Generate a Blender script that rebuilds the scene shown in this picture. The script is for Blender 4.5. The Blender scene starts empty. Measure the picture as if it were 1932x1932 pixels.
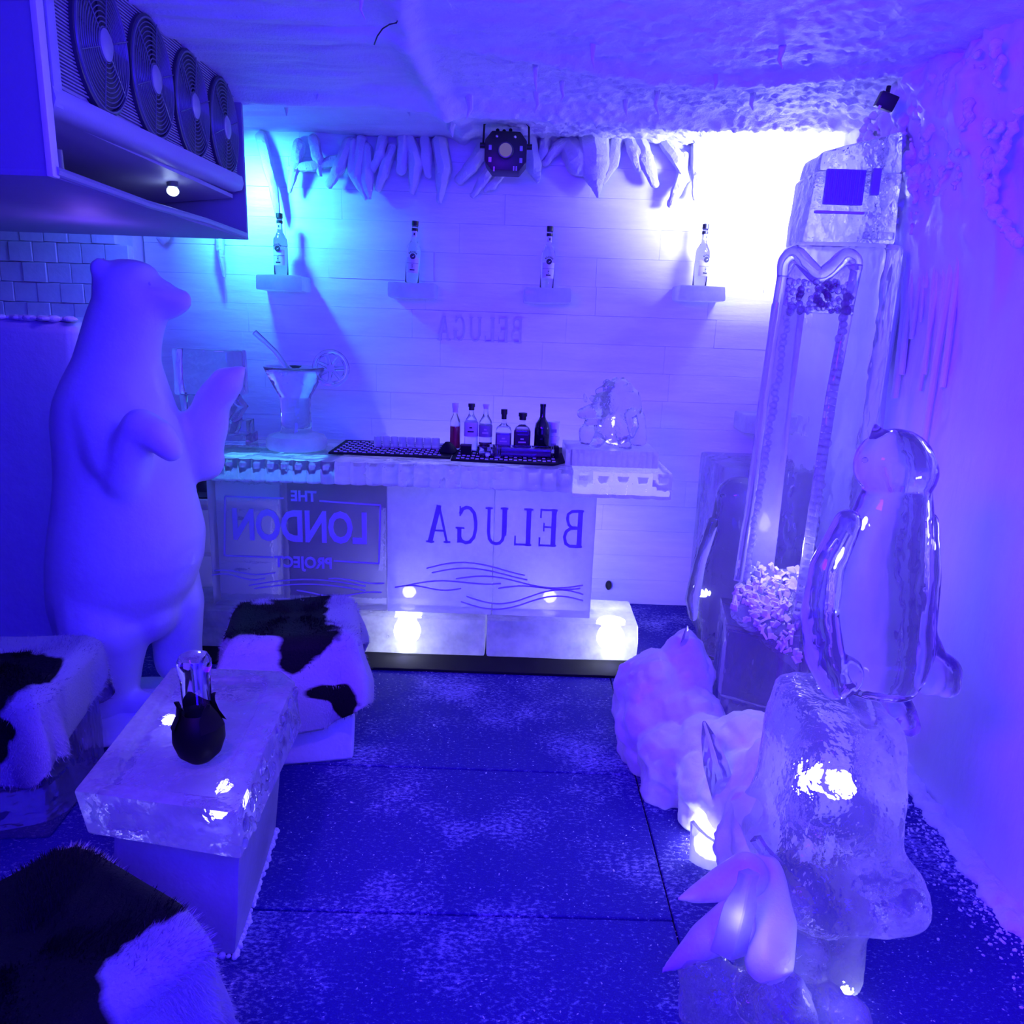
import bpy, bmesh, math, random
import numpy as np
from mathutils import Vector, Matrix, Euler, noise as mnoise
random.seed(7)
rng = np.random.default_rng(7)
C = bpy.context.scene.collection
S = bpy.context.scene
PI = math.pi

# ------------------------------------------------------------------ camera, world, lights, exposure
CAM_H, FPX, PITCH, ROLL = 1.55, 1450.0, math.atan2(966 - 615, 1450.0), math.radians(2.0)
cd = bpy.data.cameras.new('camera')
cam = bpy.data.objects.new('camera', cd); C.objects.link(cam)
cd.sensor_width = 36; cd.lens = 36 * FPX / 1932; cd.clip_start = 0.02
cam.matrix_world = Matrix.Translation((0, 0, CAM_H)) @ Matrix.Rotation(PI / 2 - PITCH, 4, 'X') @ Matrix.Rotation(ROLL, 4, 'Z')
S.camera = cam
S.view_settings.view_transform = 'Standard'; S.view_settings.look = 'None'
S.view_settings.exposure = 0.0; S.view_settings.gamma = 1.0; S.view_settings.use_curve_mapping = False
S.cycles.max_bounces = 9; S.cycles.transmission_bounces = 9; S.cycles.glossy_bounces = 4
S.cycles.diffuse_bounces = 3; S.cycles.transparent_max_bounces = 8
S.cycles.sample_clamp_indirect = 4.0; S.cycles.blur_glossy = 0.6
S.cycles.use_denoising = True
S.cycles.use_adaptive_sampling = True; S.cycles.adaptive_threshold = 0.12
w = bpy.data.worlds.new('world'); S.world = w; w.use_nodes = True
w.node_tree.nodes['Background'].inputs[0].default_value = (0.03, 0.01, 0.35, 1)
w.node_tree.nodes['Background'].inputs[1].default_value = 0.15

def area(name, loc, target, size, watts, col, size_y=None, spread=180):
    l = bpy.data.lights.new(name, 'AREA'); l.energy = watts; l.color = col; l.size = size
    if size_y: l.shape = 'RECTANGLE'; l.size_y = size_y
    l.spread = math.radians(spread)
    o = bpy.data.objects.new(name, l); C.objects.link(o)
    o.location = loc
    d = Vector(target) - Vector(loc)
    o.rotation_euler = d.to_track_quat('-Z', 'Y').to_euler()
    return o
def point(name, loc, watts, col, r=0.03):
    l = bpy.data.lights.new(name, 'POINT'); l.energy = watts; l.color = col; l.shadow_soft_size = r
    o = bpy.data.objects.new(name, l); C.objects.link(o); o.location = loc
    return o
def spot(name, loc, target, watts, col, angle=60, blend=0.6, r=0.05):
    l = bpy.data.lights.new(name, 'SPOT'); l.energy = watts; l.color = col
    l.spot_size = math.radians(angle); l.spot_blend = blend; l.shadow_soft_size = r
    o = bpy.data.objects.new(name, l); C.objects.link(o); o.location = loc
    o.rotation_euler = (Vector(target) - Vector(loc)).to_track_quat('-Z', 'Y').to_euler()
    return o
BLUE = (0.018, 0.0025, 1.0)
LED = (0.30, 0.29, 1.0)
# room LEDs behind the camera, blue; a violet one from the left; glows at the back corners
area('blue_panel_light', (0.0, -0.7, 2.25), (0.0, 2.6, 0.6), 1.8, 150, BLUE, 0.8)
area('violet_panel_light', (-1.0, 0.2, 2.2), (1.5, 2.6, 1.0), 0.8, 32, (0.16, 0.003, 1.0), 0.5, 95)
area('blue_ceiling_wash', (0.2, 1.2, 1.1), (0.2, 2.6, 2.5), 1.2, 18, (0.035, 0.006, 1.0), 0.6)
area('white_corner_flood', (1.22, 3.78, 2.16), (1.22, 4.235, 2.30), 0.22, 42, (0.36, 0.39, 1.0), 0.16, 140)
point('white_corner_glow', (1.28, 3.95, 2.22), 14, (0.36, 0.39, 1.0), 0.06)
area('cyan_corner_glow', (-1.42, 3.90, 2.25), (-1.34, 4.235, 2.10), 0.10, 11, (0.05, 0.55, 1.0), 0.08, 115)
point('added_brick_glow', (-1.75, 3.72, 2.02), 9, (0.05, 0.13, 1.0), 0.06)  # second corner point, added to brighten the brick wall
for i, (x, y, w_) in enumerate(((-0.9, 1.3, 1.2), (0.55, 1.0, 1.4), (0.3, 1.6, 1.2), (1.1, 1.5, 1.2), (-.3, 1.5, 1.2), (-.2, .9, 1.2))):
    point('added_sparkle_light', (x, y, 2.2), w_, (0.26, 0.20, 1.0), 0.014)  # added small points out of view, for highlights on the ice
spot('added_table_spot', (-0.75, 1.15, 2.3), (-0.80, 1.85, 0.5), 80, (0.28, 0.10, 1.0), 34, 0.5, 0.04)  # added spot out of view, brightens the table in violet
point('added_bear_fill', (-1.60, 3.02, 1.72), 2.2, (0.22, 0.10, 1.0), 0.06)  # added fill between bear and block, no lamp stands here
spot('stage_violet_beam', (-0.085, 3.83, 2.33), (-0.9, 4.2, 1.0), 8, (0.12, 0.003, 1.0), 120, 0.9)
area('back_bar_wash', (0.25, 3.9, 0.35), (0.35, 4.3, 1.0), 1.2, 5, (0.07, 0.03, 1.0), 0.1)

# ------------------------------------------------------------------ pixel helpers (1932 frame) -> real 3D points
_cr, _sr, _cp, _sp = math.cos(ROLL), math.sin(ROLL), math.cos(PITCH), math.sin(PITCH)
def ray(px, py):
    u, v = (px - 966) / FPX, (py - 966) / FPX
    u, v = _cr * u + _sr * v, -_sr * u + _cr * v
    return Vector((u, _cp - v * _sp, -_sp - v * _cp))
def P(px, py, y):
    d = ray(px, py); return Vector((0, 0, CAM_H)) + d * (y / d.y)
def G(px, py, z=0.0):
    d = ray(px, py); return Vector((0, 0, CAM_H)) + d * ((z - CAM_H) / d.z)

# ------------------------------------------------------------------ materials
def newmat(name):
    m = bpy.data.materials.new(name); m.use_nodes = True
    nt = m.node_tree; nt.nodes.clear()
    out = nt.nodes.new('ShaderNodeOutputMaterial')
    return m, nt, out
def N(nt, kind, **kw):
    n = nt.nodes.new(kind)
    for k, v in kw.items():
        if k in n.inputs.keys(): n.inputs[k].default_value = v
        else: setattr(n, k, v)
    return n
def coords(nt, scale=(1, 1, 1)):
    tc = N(nt, 'ShaderNodeTexCoord'); mp = N(nt, 'ShaderNodeMapping')
    mp.inputs['Scale'].default_value = scale
    nt.links.new(tc.outputs['Object'], mp.inputs['Vector'])
    return mp.outputs['Vector']
def bumpnode(nt, vec, scale, dist, detail=4, rough=0.6, strength=1.0):
    nz = N(nt, 'ShaderNodeTexNoise', Scale=scale, Detail=detail, Roughness=rough)
    nt.links.new(vec, nz.inputs['Vector'])
    b = N(nt, 'ShaderNodeBump', Strength=strength, Distance=dist)
    nt.links.new(nz.outputs['Fac'], b.inputs['Height'])
    return b, nz
def plain(name, col, rough=0.5, metal=0.0, spec=0.5, bump=None):
    m, nt, out = newmat(name)
    p = N(nt, 'ShaderNodeBsdfPrincipled', Roughness=rough, Metallic=metal)
    p.inputs['Base Color'].default_value = (*col, 1); p.inputs['Specular IOR Level'].default_value = spec
    if bump:
        b, _ = bumpnode(nt, coords(nt), bump[0], bump[1]); nt.links.new(b.outputs[0], p.inputs['Normal'])
    nt.links.new(p.outputs[0], out.inputs[0])
    return m
def emit(name, col, strength):
    m, nt, out = newmat(name)
    e = N(nt, 'ShaderNodeEmission', Strength=strength); e.inputs['Color'].default_value = (*col, 1)
    nt.links.new(e.outputs[0], out.inputs[0]); return m
def ice(name, cloud=0.12, rough=0.02, bump=(14, 0.004), stretch=(1, 1, 1), tint=(0.93, 0.95, 1.0), fine=None, var=1.0):
    """clear ice with some milkiness"""
    m, nt, out = newmat(name); v = coords(nt, stretch)
    g = N(nt, 'ShaderNodeBsdfPrincipled', Roughness=rough, IOR=1.31)
    g.inputs['Transmission Weight'].default_value = 1.0
    g.inputs['Base Color'].default_value = (*tint, 1)
    b, nz = bumpnode(nt, v, bump[0], bump[1], 3, 0.5)
    last = b
    if fine:
        b2, _ = bumpnode(nt, v, fine[0], fine[1], 2, 0.5)
        nt.links.new(b.outputs[0], b2.inputs['Normal']); last = b2
    nt.links.new(last.outputs[0], g.inputs['Normal'])
    d = N(nt, 'ShaderNodeBsdfDiffuse'); d.inputs['Color'].default_value = (0.9, 0.9, 0.95, 1)
    t = N(nt, 'ShaderNodeBsdfTranslucent'); t.inputs['Color'].default_value = (0.9, 0.9, 0.95, 1)
    mx0 = N(nt, 'ShaderNodeMixShader'); mx0.inputs[0].default_value = 0.5
    nt.links.new(d.outputs[0], mx0.inputs[1]); nt.links.new(t.outputs[0], mx0.inputs[2])
    n2 = N(nt, 'ShaderNodeTexNoise', Scale=3.2, Detail=5, Roughness=0.65); nt.links.new(v, n2.inputs['Vector'])
    mr = N(nt, 'ShaderNodeMapRange'); mr.inputs[1].default_value = 0.3; mr.inputs[2].default_value = 0.75
    mr.inputs[3].default_value = cloud * (1 - .65 * var); mr.inputs[4].default_value = min(1, cloud * (1 + .9 * var))
    nt.links.new(n2.outputs['Fac'], mr.inputs[0])
    mx = N(nt, 'ShaderNodeMixShader'); nt.links.new(mr.outputs[0], mx.inputs[0])
    nt.links.new(g.outputs[0], mx.inputs[1]); nt.links.new(mx0.outputs[0], mx.inputs[2])
    nt.links.new(mx.outputs[0], out.inputs[0]); return m
def frost(name, col=(0.86, 0.86, 0.92), trans=0.15, rough=0.45, bump=(60, 0.003), spec=0.3, stretch=(1, 1, 1), blotch=0.12, coat=0.0):
    """opaque white ice or snow"""
    m, nt, out = newmat(name); v = coords(nt, stretch)
    p = N(nt, 'ShaderNodeBsdfPrincipled', Roughness=rough)
    p.inputs['Specular IOR Level'].default_value = spec
    p.inputs['Coat Weight'].default_value = coat; p.inputs['Coat Roughness'].default_value = 0.12
    n2 = N(nt, 'ShaderNodeTexNoise', Scale=2.6, Detail=6, Roughness=0.65); nt.links.new(v, n2.inputs['Vector'])
    rp = N(nt, 'ShaderNodeMapRange'); rp.inputs[1].default_value = 0.3; rp.inputs[2].default_value = 0.7
    nt.links.new(n2.outputs['Fac'], rp.inputs[0])
    mc = N(nt, 'ShaderNodeMix', data_type='RGBA'); nt.links.new(rp.outputs[0], mc.inputs[0])
    mc.inputs[6].default_value = (*[c * (1 - blotch) for c in col], 1); mc.inputs[7].default_value = (*[min(1, c * (1 + blotch * .5)) for c in col], 1)
    nt.links.new(mc.outputs[2], p.inputs['Base Color'])
    b, _ = bumpnode(nt, v, bump[0], bump[1], 4, 0.6); nt.links.new(b.outputs[0], p.inputs['Normal'])
    t = N(nt, 'ShaderNodeBsdfTranslucent'); nt.links.new(mc.outputs[2], t.inputs['Color'])
    mx = N(nt, 'ShaderNodeMixShader'); mx.inputs[0].default_value = trans
    nt.links.new(p.outputs[0], mx.inputs[1]); nt.links.new(t.outputs[0], mx.inputs[2])
    nt.links.new(mx.outputs[0], out.inputs[0]); return m

M = {}
M['wall_ice'] = frost('wall_ice', (0.80, 0.80, 0.88), 0.0, 0.35, (9, 0.004), 0.35, (0.5, 1, 3), 0.16)
M['brick'] = frost('brick_ice', (0.84, 0.84, 0.92), 0.0, 0.5, (25, 0.003), 0.3, blotch=0.25)
M['rime'] = frost('rime', (0.88, 0.88, 0.94), 0.0, 0.6, (70, 0.006), 0.2)
M['rime_fine'] = frost('rime_fine', (0.85, 0.85, 0.93), 0.0, 0.5, (90, 0.004), 0.3)
M['wall_smooth'] = frost('wall_frost_smooth', (0.82, 0.82, 0.9), 0.0, 0.35, (18, 0.004), 0.35, (1, 1, 0.35))
M['snow'] = frost('snow', (0.9, 0.9, 0.95), 0.3, 0.4, (40, 0.004), 0.4, coat=0.25)
M['bear'] = frost('bear_ice', (0.84, 0.84, 0.92), 0.06, 0.42, (30, 0.0025), 0.35, blotch=0.06, coat=0.15)
M['finger'] = frost('frost_finger', (0.86, 0.86, 0.94), 0.2, 0.6, (80, 0.006), 0.2)
M['clear'] = ice('clear_ice', 0.12, 0.02, (8, 0.02), (1, 1, .45))
M['clear_rough'] = ice('rough_clear_ice', 0.18, 0.03, (14, 0.024), fine=(60, 0.003))
M['sculpt'] = ice('sculpture_ice', 0.06, 0.01, (9, 0.012), (1, 1, .5))
M['crushed'] = ice('crushed_ice', 0.7, 0.05, (30, 0.003))
M['lion_ice'] = ice('lion_ice', 0.09, 0.01, (26, 0.010))
M['bar_ice'] = ice('bar_ice', 0.42, 0.05, (8, 0.004), fine=(70, 0.0008), var=.4)
M['bar_clear'] = ice('bar_clear_ice', 0.20, 0.04, (8, 0.004), fine=(70, 0.0008), var=.4)
M['bar_base'] = ice('bar_base_ice', 0.45, 0.06, (10, 0.008))
M['counter'] = ice('counter_ice', 0.26, 0.02, (10, 0.008), var=.5)
M['table_ice'] = ice('table_ice', 0.27, 0.04, (9, 0.030), fine=(60, 0.003), var=.95)
M['table_base'] = frost('table_base_ice', (0.55, 0.55, 0.68), 0.2, 0.3, (10, 0.006), 0.5, blotch=0.3)
M['engrave'] = frost('engraved_frost', (0.62, 0.56, 0.9), 0.25, 0.5, (120, 0.002), 0.3)
M['engrave_dark'] = frost('engraved_deep', (0.32, 0.26, 0.66), 0.2, 0.4, (120, 0.002), 0.4)
M['wall_letter'] = frost('wall_letter', (0.60, 0.58, 0.80), 0.0, 0.5, (60, 0.003), 0.3)
M['block_frost'] = frost('frosted_block', (0.72, 0.70, 0.86), 0.1, 0.35, (14, 0.005), 0.4, blotch=0.08)
M['black'] = plain('black_plastic', (0.006, 0.006, 0.009), 0.45)
M['blacksoft'] = plain('black_rubber', (0.008, 0.008, 0.014), 0.8, spec=0.2)
M['pot'] = plain('black_pot', (0.004, 0.004, 0.006), 0.5, spec=0.15)
M['dark'] = plain('dark_metal', (0.05, 0.05, 0.08), 0.5)
M['grey'] = plain('grey_metal', (0.35, 0.35, 0.42), 0.4, 0.3)
M['white'] = plain('white_plastic', (0.8, 0.8, 0.82), 0.4)
M['casing'] = plain('cooler_casing', (0.42, 0.40, 0.55), 0.45, bump=(90, 0.0006))
M['panel'] = plain('cooler_board', (0.24, 0.2, 0.36), 0.6, bump=(12, 0.002))
M['fin'] = plain('coil_fin', (0.36, 0.35, 0.45), 0.45, 0.2)
M['guard'] = plain('fan_guard_wire', (0.16, 0.16, 0.24), 0.4, 0.3)
M['cowl'] = plain('fan_cowl_dark', (0.035, 0.03, 0.07), 0.5)
M['chrome'] = plain('chrome', (0.7, 0.7, 0.75), 0.18, 1.0)
M['label'] = plain('paper_label', (0.72, 0.72, 0.78), 0.5)
M['label_dark'] = plain('dark_label', (0.02, 0.02, 0.04), 0.5)
M['label_grey'] = plain('grey_label', (0.3, 0.28, 0.4), 0.5)
M['glow_white'] = emit('led_white', (0.78, 0.85, 1.0), 28)
M['glow_soft'] = emit('led_soft', (0.55, 0.75, 1.0), 6)
M['glow_lens'] = emit('stage_lens', (0.35, 0.25, 1.0), 0.35)
def glassmat(name, col=(1, 1, 1), rough=0.0, ior=1.45):
    m, nt, out = newmat(name)
    g = N(nt, 'ShaderNodeBsdfPrincipled', Roughness=rough, IOR=ior); g.inputs['Transmission Weight'].default_value = 1
    g.inputs['Base Color'].default_value = (*col, 1); nt.links.new(g.outputs[0], out.inputs[0]); return m
M['glass'] = glassmat('bottle_glass', (0.95, 0.97, 1.0))
M['green_glass'] = plain('dark_bottle_glass', (0.006, 0.008, 0.02), 0.08, spec=0.6)
M['liquor_red'] = plain('red_liquor', (0.55, 0.05, 0.10), 0.15)
M['liquor_dark'] = plain('dark_liquor', (0.06, 0.03, 0.06), 0.15)
M['liquor_violet'] = plain('violet_liquor', (0.22, 0.14, 0.40), 0.15)
def carpet():
    m, nt, out = newmat('carpet'); v = coords(nt)
    p = N(nt, 'ShaderNodeBsdfPrincipled', Roughness=0.75); p.inputs['Specular IOR Level'].default_value = 0.10
    big = N(nt, 'ShaderNodeTexNoise', Scale=2.2, Detail=4, Roughness=0.6); nt.links.new(v, big.inputs['Vector'])
    mr = N(nt, 'ShaderNodeMapRange'); mr.inputs[1].default_value = 0.46; mr.inputs[2].default_value = 0.68
    nt.links.new(big.outputs['Fac'], mr.inputs[0])
    v2 = coords(nt, (0.8, 1.3, 1))
    sp = N(nt, 'ShaderNodeTexNoise', Scale=75, Detail=6, Roughness=0.75); nt.links.new(v2, sp.inputs['Vector'])
    thr = N(nt, 'ShaderNodeMath', operation='MULTIPLY_ADD'); nt.links.new(mr.outputs[0], thr.inputs[0]); thr.inputs[1].default_value = 0.17; 
    nt.links.new(sp.outputs['Fac'], thr.inputs[2])
    fl = N(nt, 'ShaderNodeMapRange'); fl.inputs[1].default_value = 0.56; fl.inputs[2].default_value = 0.76; nt.links.new(thr.outputs[0], fl.inputs[0])
    pw = N(nt, 'ShaderNodeTexNoise', Scale=220, Detail=2); nt.links.new(v, pw.inputs['Vector'])
    base = N(nt, 'ShaderNodeMix', data_type='RGBA'); nt.links.new(pw.outputs['Fac'], base.inputs[0])
    base.inputs[6].default_value = (0.018, 0.010, 0.15, 1); base.inputs[7].default_value = (0.045, 0.03, 0.36, 1)
    mc = N(nt, 'ShaderNodeMix', data_type='RGBA'); nt.links.new(fl.outputs[0], mc.inputs[0])
    nt.links.new(base.outputs[2], mc.inputs[6]); mc.inputs[7].default_value = (0.44, 0.40, 0.80, 1)
    nt.links.new(mc.outputs[2], p.inputs['Base Color'])
    b = N(nt, 'ShaderNodeBump', Strength=0.9, Distance=0.006); nt.links.new(sp.outputs['Fac'], b.inputs['Height']); nt.links.new(b.outputs[0], p.inputs['Normal'])
    nt.links.new(p.outputs[0], out.inputs[0]); return m
M['carpet'] = carpet()
M['shade'] = plain('dim_boards', (0.12, 0.12, 0.16), 0.8)
M['underlay'] = plain('floor_gap', (0.01, 0.01, 0.02), 0.9)
def hide_mat():
    m, nt, out = newmat('cowhide')
    p = N(nt, 'ShaderNodeBsdfPrincipled', Roughness=0.7); p.inputs['Specular IOR Level'].default_value = 0.15
    a = N(nt, 'ShaderNodeAttribute', attribute_name='coat'); 
    mr = N(nt, 'ShaderNodeMapRange'); mr.inputs[1].default_value = 0.42; mr.inputs[2].default_value = 0.58; nt.links.new(a.outputs['Fac'], mr.inputs[0])
    mc = N(nt, 'ShaderNodeMix', data_type='RGBA'); nt.links.new(mr.outputs[0], mc.inputs[0])
    mc.inputs[6].default_value = (0.46, 0.45, 0.52, 1); mc.inputs[7].default_value = (0.006, 0.005, 0.008, 1)
    nt.links.new(mc.outputs[2], p.inputs['Base Color'])
    b, _ = bumpnode(nt, coords(nt), 120, 0.003); nt.links.new(b.outputs[0], p.inputs['Normal'])
    nt.links.new(p.outputs[0], out.inputs[0]); return m
M['hide'] = hide_mat()

# ------------------------------------------------------------------ mesh helpers
ORG = {}
class MB:
    def __init__(s): s.v = []; s.f = []
    def add(s, vs, fs):
        k = len(s.v); s.v += [Vector(p) for p in vs]; s.f += [tuple(i + k for i in f) for f in fs]; return s
    def box(s, c, d, rot=(0, 0, 0)):
        R = Euler(rot).to_matrix(); h = Vector(d) / 2; c = Vector(c)
        vs = [c + R @ Vector((sx * h.x, sy * h.y, sz * h.z)) for sx in (-1, 1) for sy in (-1, 1) for sz in (-1, 1)]
        return s.add(vs, [(0, 1, 3, 2), (4, 6, 7, 5), (0, 4, 5, 1), (2, 3, 7, 6), (0, 2, 6, 4), (1, 5, 7, 3)])
    def bx(s, x0, x1, y0, y1, z0, z1): return s.box(((x0 + x1) / 2, (y0 + y1) / 2, (z0 + z1) / 2), (x1 - x0, y1 - y0, z1 - z0))
    def rings(s, rs, cap=True):
        n = len(rs[0]); vs = [p for r in rs for p in r]; fs = []
        for i in range(len(rs) - 1):
            for j in range(n): fs.append((i * n + j, i * n + (j + 1) % n, (i + 1) * n + (j + 1) % n, (i + 1) * n + j))
        if cap: fs.append(tuple(reversed(range(n)))); fs.append(tuple((len(rs) - 1) * n + j for j in range(n)))
        return s.add(vs, fs)
    def tube(s, pts, r, n=10, cap=True):
        pts = [Vector(p) for p in pts]; k = len(pts)
        rr = r if isinstance(r, (list, tuple)) else [r] * k
        rs = []; up = None
        for i in range(k):
            t = (pts[min(i + 1, k - 1)] - pts[max(i - 1, 0)]).normalized()
            if up is None: up = t.orthogonal().normalized()
            a = (up - t * up.dot(t))
            a = a.normalized() if a.length > 1e-6 else t.orthogonal().normalized()
            up = a; b = t.cross(a)
            rs.append([pts[i] + (a * math.cos(2 * PI * j / n) + b * math.sin(2 * PI * j / n)) * rr[i] for j in range(n)])
        return s.rings(rs, cap)
    def lathe(s, prof, c=(0, 0, 0), n=24, M4=None):
        c = Vector(c); rs = []
        for r, z in prof:
            ring = [Vector((max(r, 1e-4) * math.cos(2 * PI * j / n), max(r, 1e-4) * math.sin(2 * PI * j / n), z)) for j in range(n)]
            if M4 is not None: ring = [M4 @ p for p in ring]
            rs.append([p + c for p in ring])
        return s.rings(rs)
    def ell(s, c, r, rot=(0, 0, 0), n=16, m=10):
        R = Euler(rot).to_matrix(); c = Vector(c); r = Vector(r) if not isinstance(r, (int, float)) else Vector((r, r, r))
        rs = []
        for i in range(m + 1):
            a = -PI / 2 + PI * i / m; q = max(math.cos(a), 0.02)
            rs.append([c + R @ Vector((r.x * q * math.cos(2 * PI * j / n), r.y * q * math.sin(2 * PI * j / n), r.z * math.sin(a))) for j in range(n)])
        return s.rings(rs)
    def limb(s, pts, r, n=14):
        s.tube(pts, r, n)
        for p, q in zip(pts, r): s.ell(p, q * 0.99, n=n, m=8)
        return s
    def prism(s, poly, z0, z1, top=None):
        n = len(poly); tp = top or poly
        return s.rings([[Vector((x, y, z0)) for x, y in poly], [Vector((x, y, z1)) for x, y in tp]])
    def extrude_xz(s, poly, y0, y1):
        return s.rings([[Vector((x, y0, z)) for x, z in poly], [Vector((x, y1, z)) for x, z in poly]])
    def ribbon(s, pts, wd, y0, y1):
        """flat stroke in the XZ plane, thickness y0..y1"""
        pts = [Vector((p[0], p[1])) for p in pts]; k = len(pts); L = []; R = []
        for i in range(k):
            t = (pts[min(i + 1, k - 1)] - pts[max(i - 1, 0)]).normalized(); nn = Vector((-t.y, t.x))
            L.append(pts[i] + nn * wd / 2); R.append(pts[i] - nn * wd / 2)
        rs = [[Vector((l.x, y0, l.y)), Vector((r_.x, y0, r_.y)), Vector((r_.x, y1, r_.y)), Vector((l.x, y1, l.y))] for l, r_ in zip(L, R)]
        return s.rings(rs)
    def jitter(s, amp, sc=6.0, seed=0):
        for p in s.v: p += mnoise.noise_vector(p * sc + Vector((seed, seed * 1.7, 0))) * amp
        return s
    def build(s, name, mat, parent=None, org=None, bevel=None, seg=2, smooth=True, angle=40, sub=None, jit=None):
        org = Vector(org) if org is not None else (ORG.get(parent.name, Vector((0, 0, 0))) if parent else Vector((0, 0, 0)))
        me = bpy.data.meshes.new(name)
        me.from_pydata([p - org for p in s.v], [], s.f)
        bm = bmesh.new(); bm.from_mesh(me)
        bmesh.ops.recalc_face_normals(bm, faces=bm.faces)
        if bevel:
            es = [e for e in bm.edges if len(e.link_faces) == 2 and e.calc_face_angle(0) > 0.5]
            bmesh.ops.bevel(bm, geom=es, offset=bevel, segments=seg, profile=0.6, affect='EDGES', clamp_overlap=True)
        if sub: bmesh.ops.subdivide_edges(bm, edges=bm.edges[:], cuts=sub, use_grid_fill=True)
        if jit:
            for p in bm.verts: p.co += mnoise.noise_vector((p.co + org) * jit[1]) * jit[0]
        bm.to_mesh(me); bm.free()
        if smooth:
            for p in me.polygons: p.use_smooth = True
            if angle: me.set_sharp_from_angle(angle=math.radians(angle))
        if mat is not None: me.materials.append(mat)
        o = bpy.data.objects.new(name, me); C.objects.link(o)
        if parent: o.parent = parent
        else: o.location = org
        ORG[o.name] = org
        return o
def remesh(o, voxel, it=6, disp=None, fac=0.5):
    m = o.modifiers.new('remesh', 'REMESH'); m.mode = 'VOXEL'; m.voxel_size = voxel; m.use_smooth_shade = True
    s = o.modifiers.new('smooth', 'SMOOTH'); s.iterations = it; s.factor = fac
    if disp:
        t = bpy.data.textures.new('lumps', 'CLOUDS'); t.noise_scale = disp[1]
        d = o.modifiers.new('lumps', 'DISPLACE'); d.texture = t; d.strength = disp[0]; d.mid_level = 0.5; d.texture_coords = 'LOCAL'
    return o
def tag(o, label=None, cat=None, group=None, kind=None):
    if label: o['label'] = label
    if cat: o['category'] = cat
    if group: o['group'] = group
    if kind: o['kind'] = kind
    return o
def thing(name, label, cat, loc=(0, 0, 0), group=None):
    o = bpy.data.objects.new(name, None); C.objects.link(o); o.location = loc; o.empty_display_size = 0.05
    ORG[o.name] = Vector(loc)
    return tag(o, label, cat, group)
def local(o):
    """children of this empty are built in its own coordinates"""
    ORG[o.name] = Vector((0, 0, 0)); return o
def copy_tree(o, parent=None):
    c = o.copy(); C.objects.link(c)
    if parent: c.parent = parent
    for ch in [x for x in bpy.data.objects if x.parent == o]: copy_tree(ch, c)
    return c
def inst(o, parent, loc=(0, 0, 0), rot=(0, 0, 0), scale=None):
    c = o.copy(); C.objects.link(c); c.parent = parent; c.location = loc; c.rotation_euler = rot
    if scale: c.scale = scale
    return c
def spl(pts, n):
    q = []; P_ = [pts[0]] + list(pts) + [pts[-1]]
    for i in range(1, len(P_) - 2):
        for j in range(n):
            t = j / n; a, b, c, d = P_[i - 1:i + 3]
            q.append(.5 * ((2 * b) + (c - a) * t + (2 * a - 5 * b + 4 * c - d) * t * t + (3 * b - a - 3 * c + d) * t ** 3))
    return q + [pts[-1]]
def text_mb(s, size, depth, mirror=False, bold=0.0, spacing=1.0):
    """letters in the XZ plane centred on the origin, thickness along -Y"""
    cu = bpy.data.curves.new('lettering', 'FONT'); cu.body = s; cu.size = size; cu.extrude = depth / 2; cu.align_x = 'CENTER'; cu.align_y = 'CENTER'
    cu.offset = bold; cu.space_character = spacing; cu.resolution_u = 3
    o = bpy.data.objects.new('lettering', cu); C.objects.link(o)
    bpy.context.view_layer.update()
    me = bpy.data.meshes.new_from_object(o.evaluated_get(bpy.context.evaluated_depsgraph_get()))
    mb = MB(); k = -1 if mirror else 1
    mb.add([(k * v.co.x, -v.co.z, v.co.y) for v in me.vertices], [tuple(p.vertices) for p in me.polygons])
    bpy.data.objects.remove(o); bpy.data.meshes.remove(me); bpy.data.curves.remove(cu)
    return mb
def move(mb, d, R=None):
    for i, p in enumerate(mb.v): mb.v[i] = (R @ p if R is not None else p) + Vector(d)
    return mb

# numpy value noise ------------------------------------------------
_perm = rng.random((64, 64))
def vn(x, y):
    xi = np.floor(x).astype(int); yi = np.floor(y).astype(int); fx = x - xi; fy = y - yi
    fx = fx * fx * (3 - 2 * fx); fy = fy * fy * (3 - 2 * fy)
    g = lambda a, b: _perm[a % 64, b % 64]
    return (g(xi, yi) * (1 - fx) + g(xi + 1, yi) * fx) * (1 - fy) + (g(xi, yi + 1) * (1 - fx) + g(xi + 1, yi + 1) * fx) * fy
def fbm(x, y, o=4, g=0.5):
    a = 0; s = 1; t = 0
    for i in range(o): a = a + s * vn(x * 2 ** i + 7.3 * i, y * 2 ** i + 3.1 * i); t += s; s *= g
    return a / t
def grid_obj(name, X, Y, Z, mat, parent=None):
    n, m = X.shape; vs = np.stack([X.ravel(), Y.ravel(), Z.ravel()], 1)
    i = np.arange(n * m).reshape(n, m)
    fs = np.stack([i[:-1, :-1].ravel(), i[:-1, 1:].ravel(), i[1:, 1:].ravel(), i[1:, :-1].ravel()], 1)
    me = bpy.data.meshes.new(name); me.from_pydata(vs.tolist(), [], fs.tolist())
    for p in me.polygons: p.use_smooth = True
    me.materials.append(mat)
    o = bpy.data.objects.new(name, me); C.objects.link(o)
    if parent: o.parent = parent
    ORG[o.name] = Vector((0, 0, 0))
    return o

# ================================================================== SETTING
YB = 4.235
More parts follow.
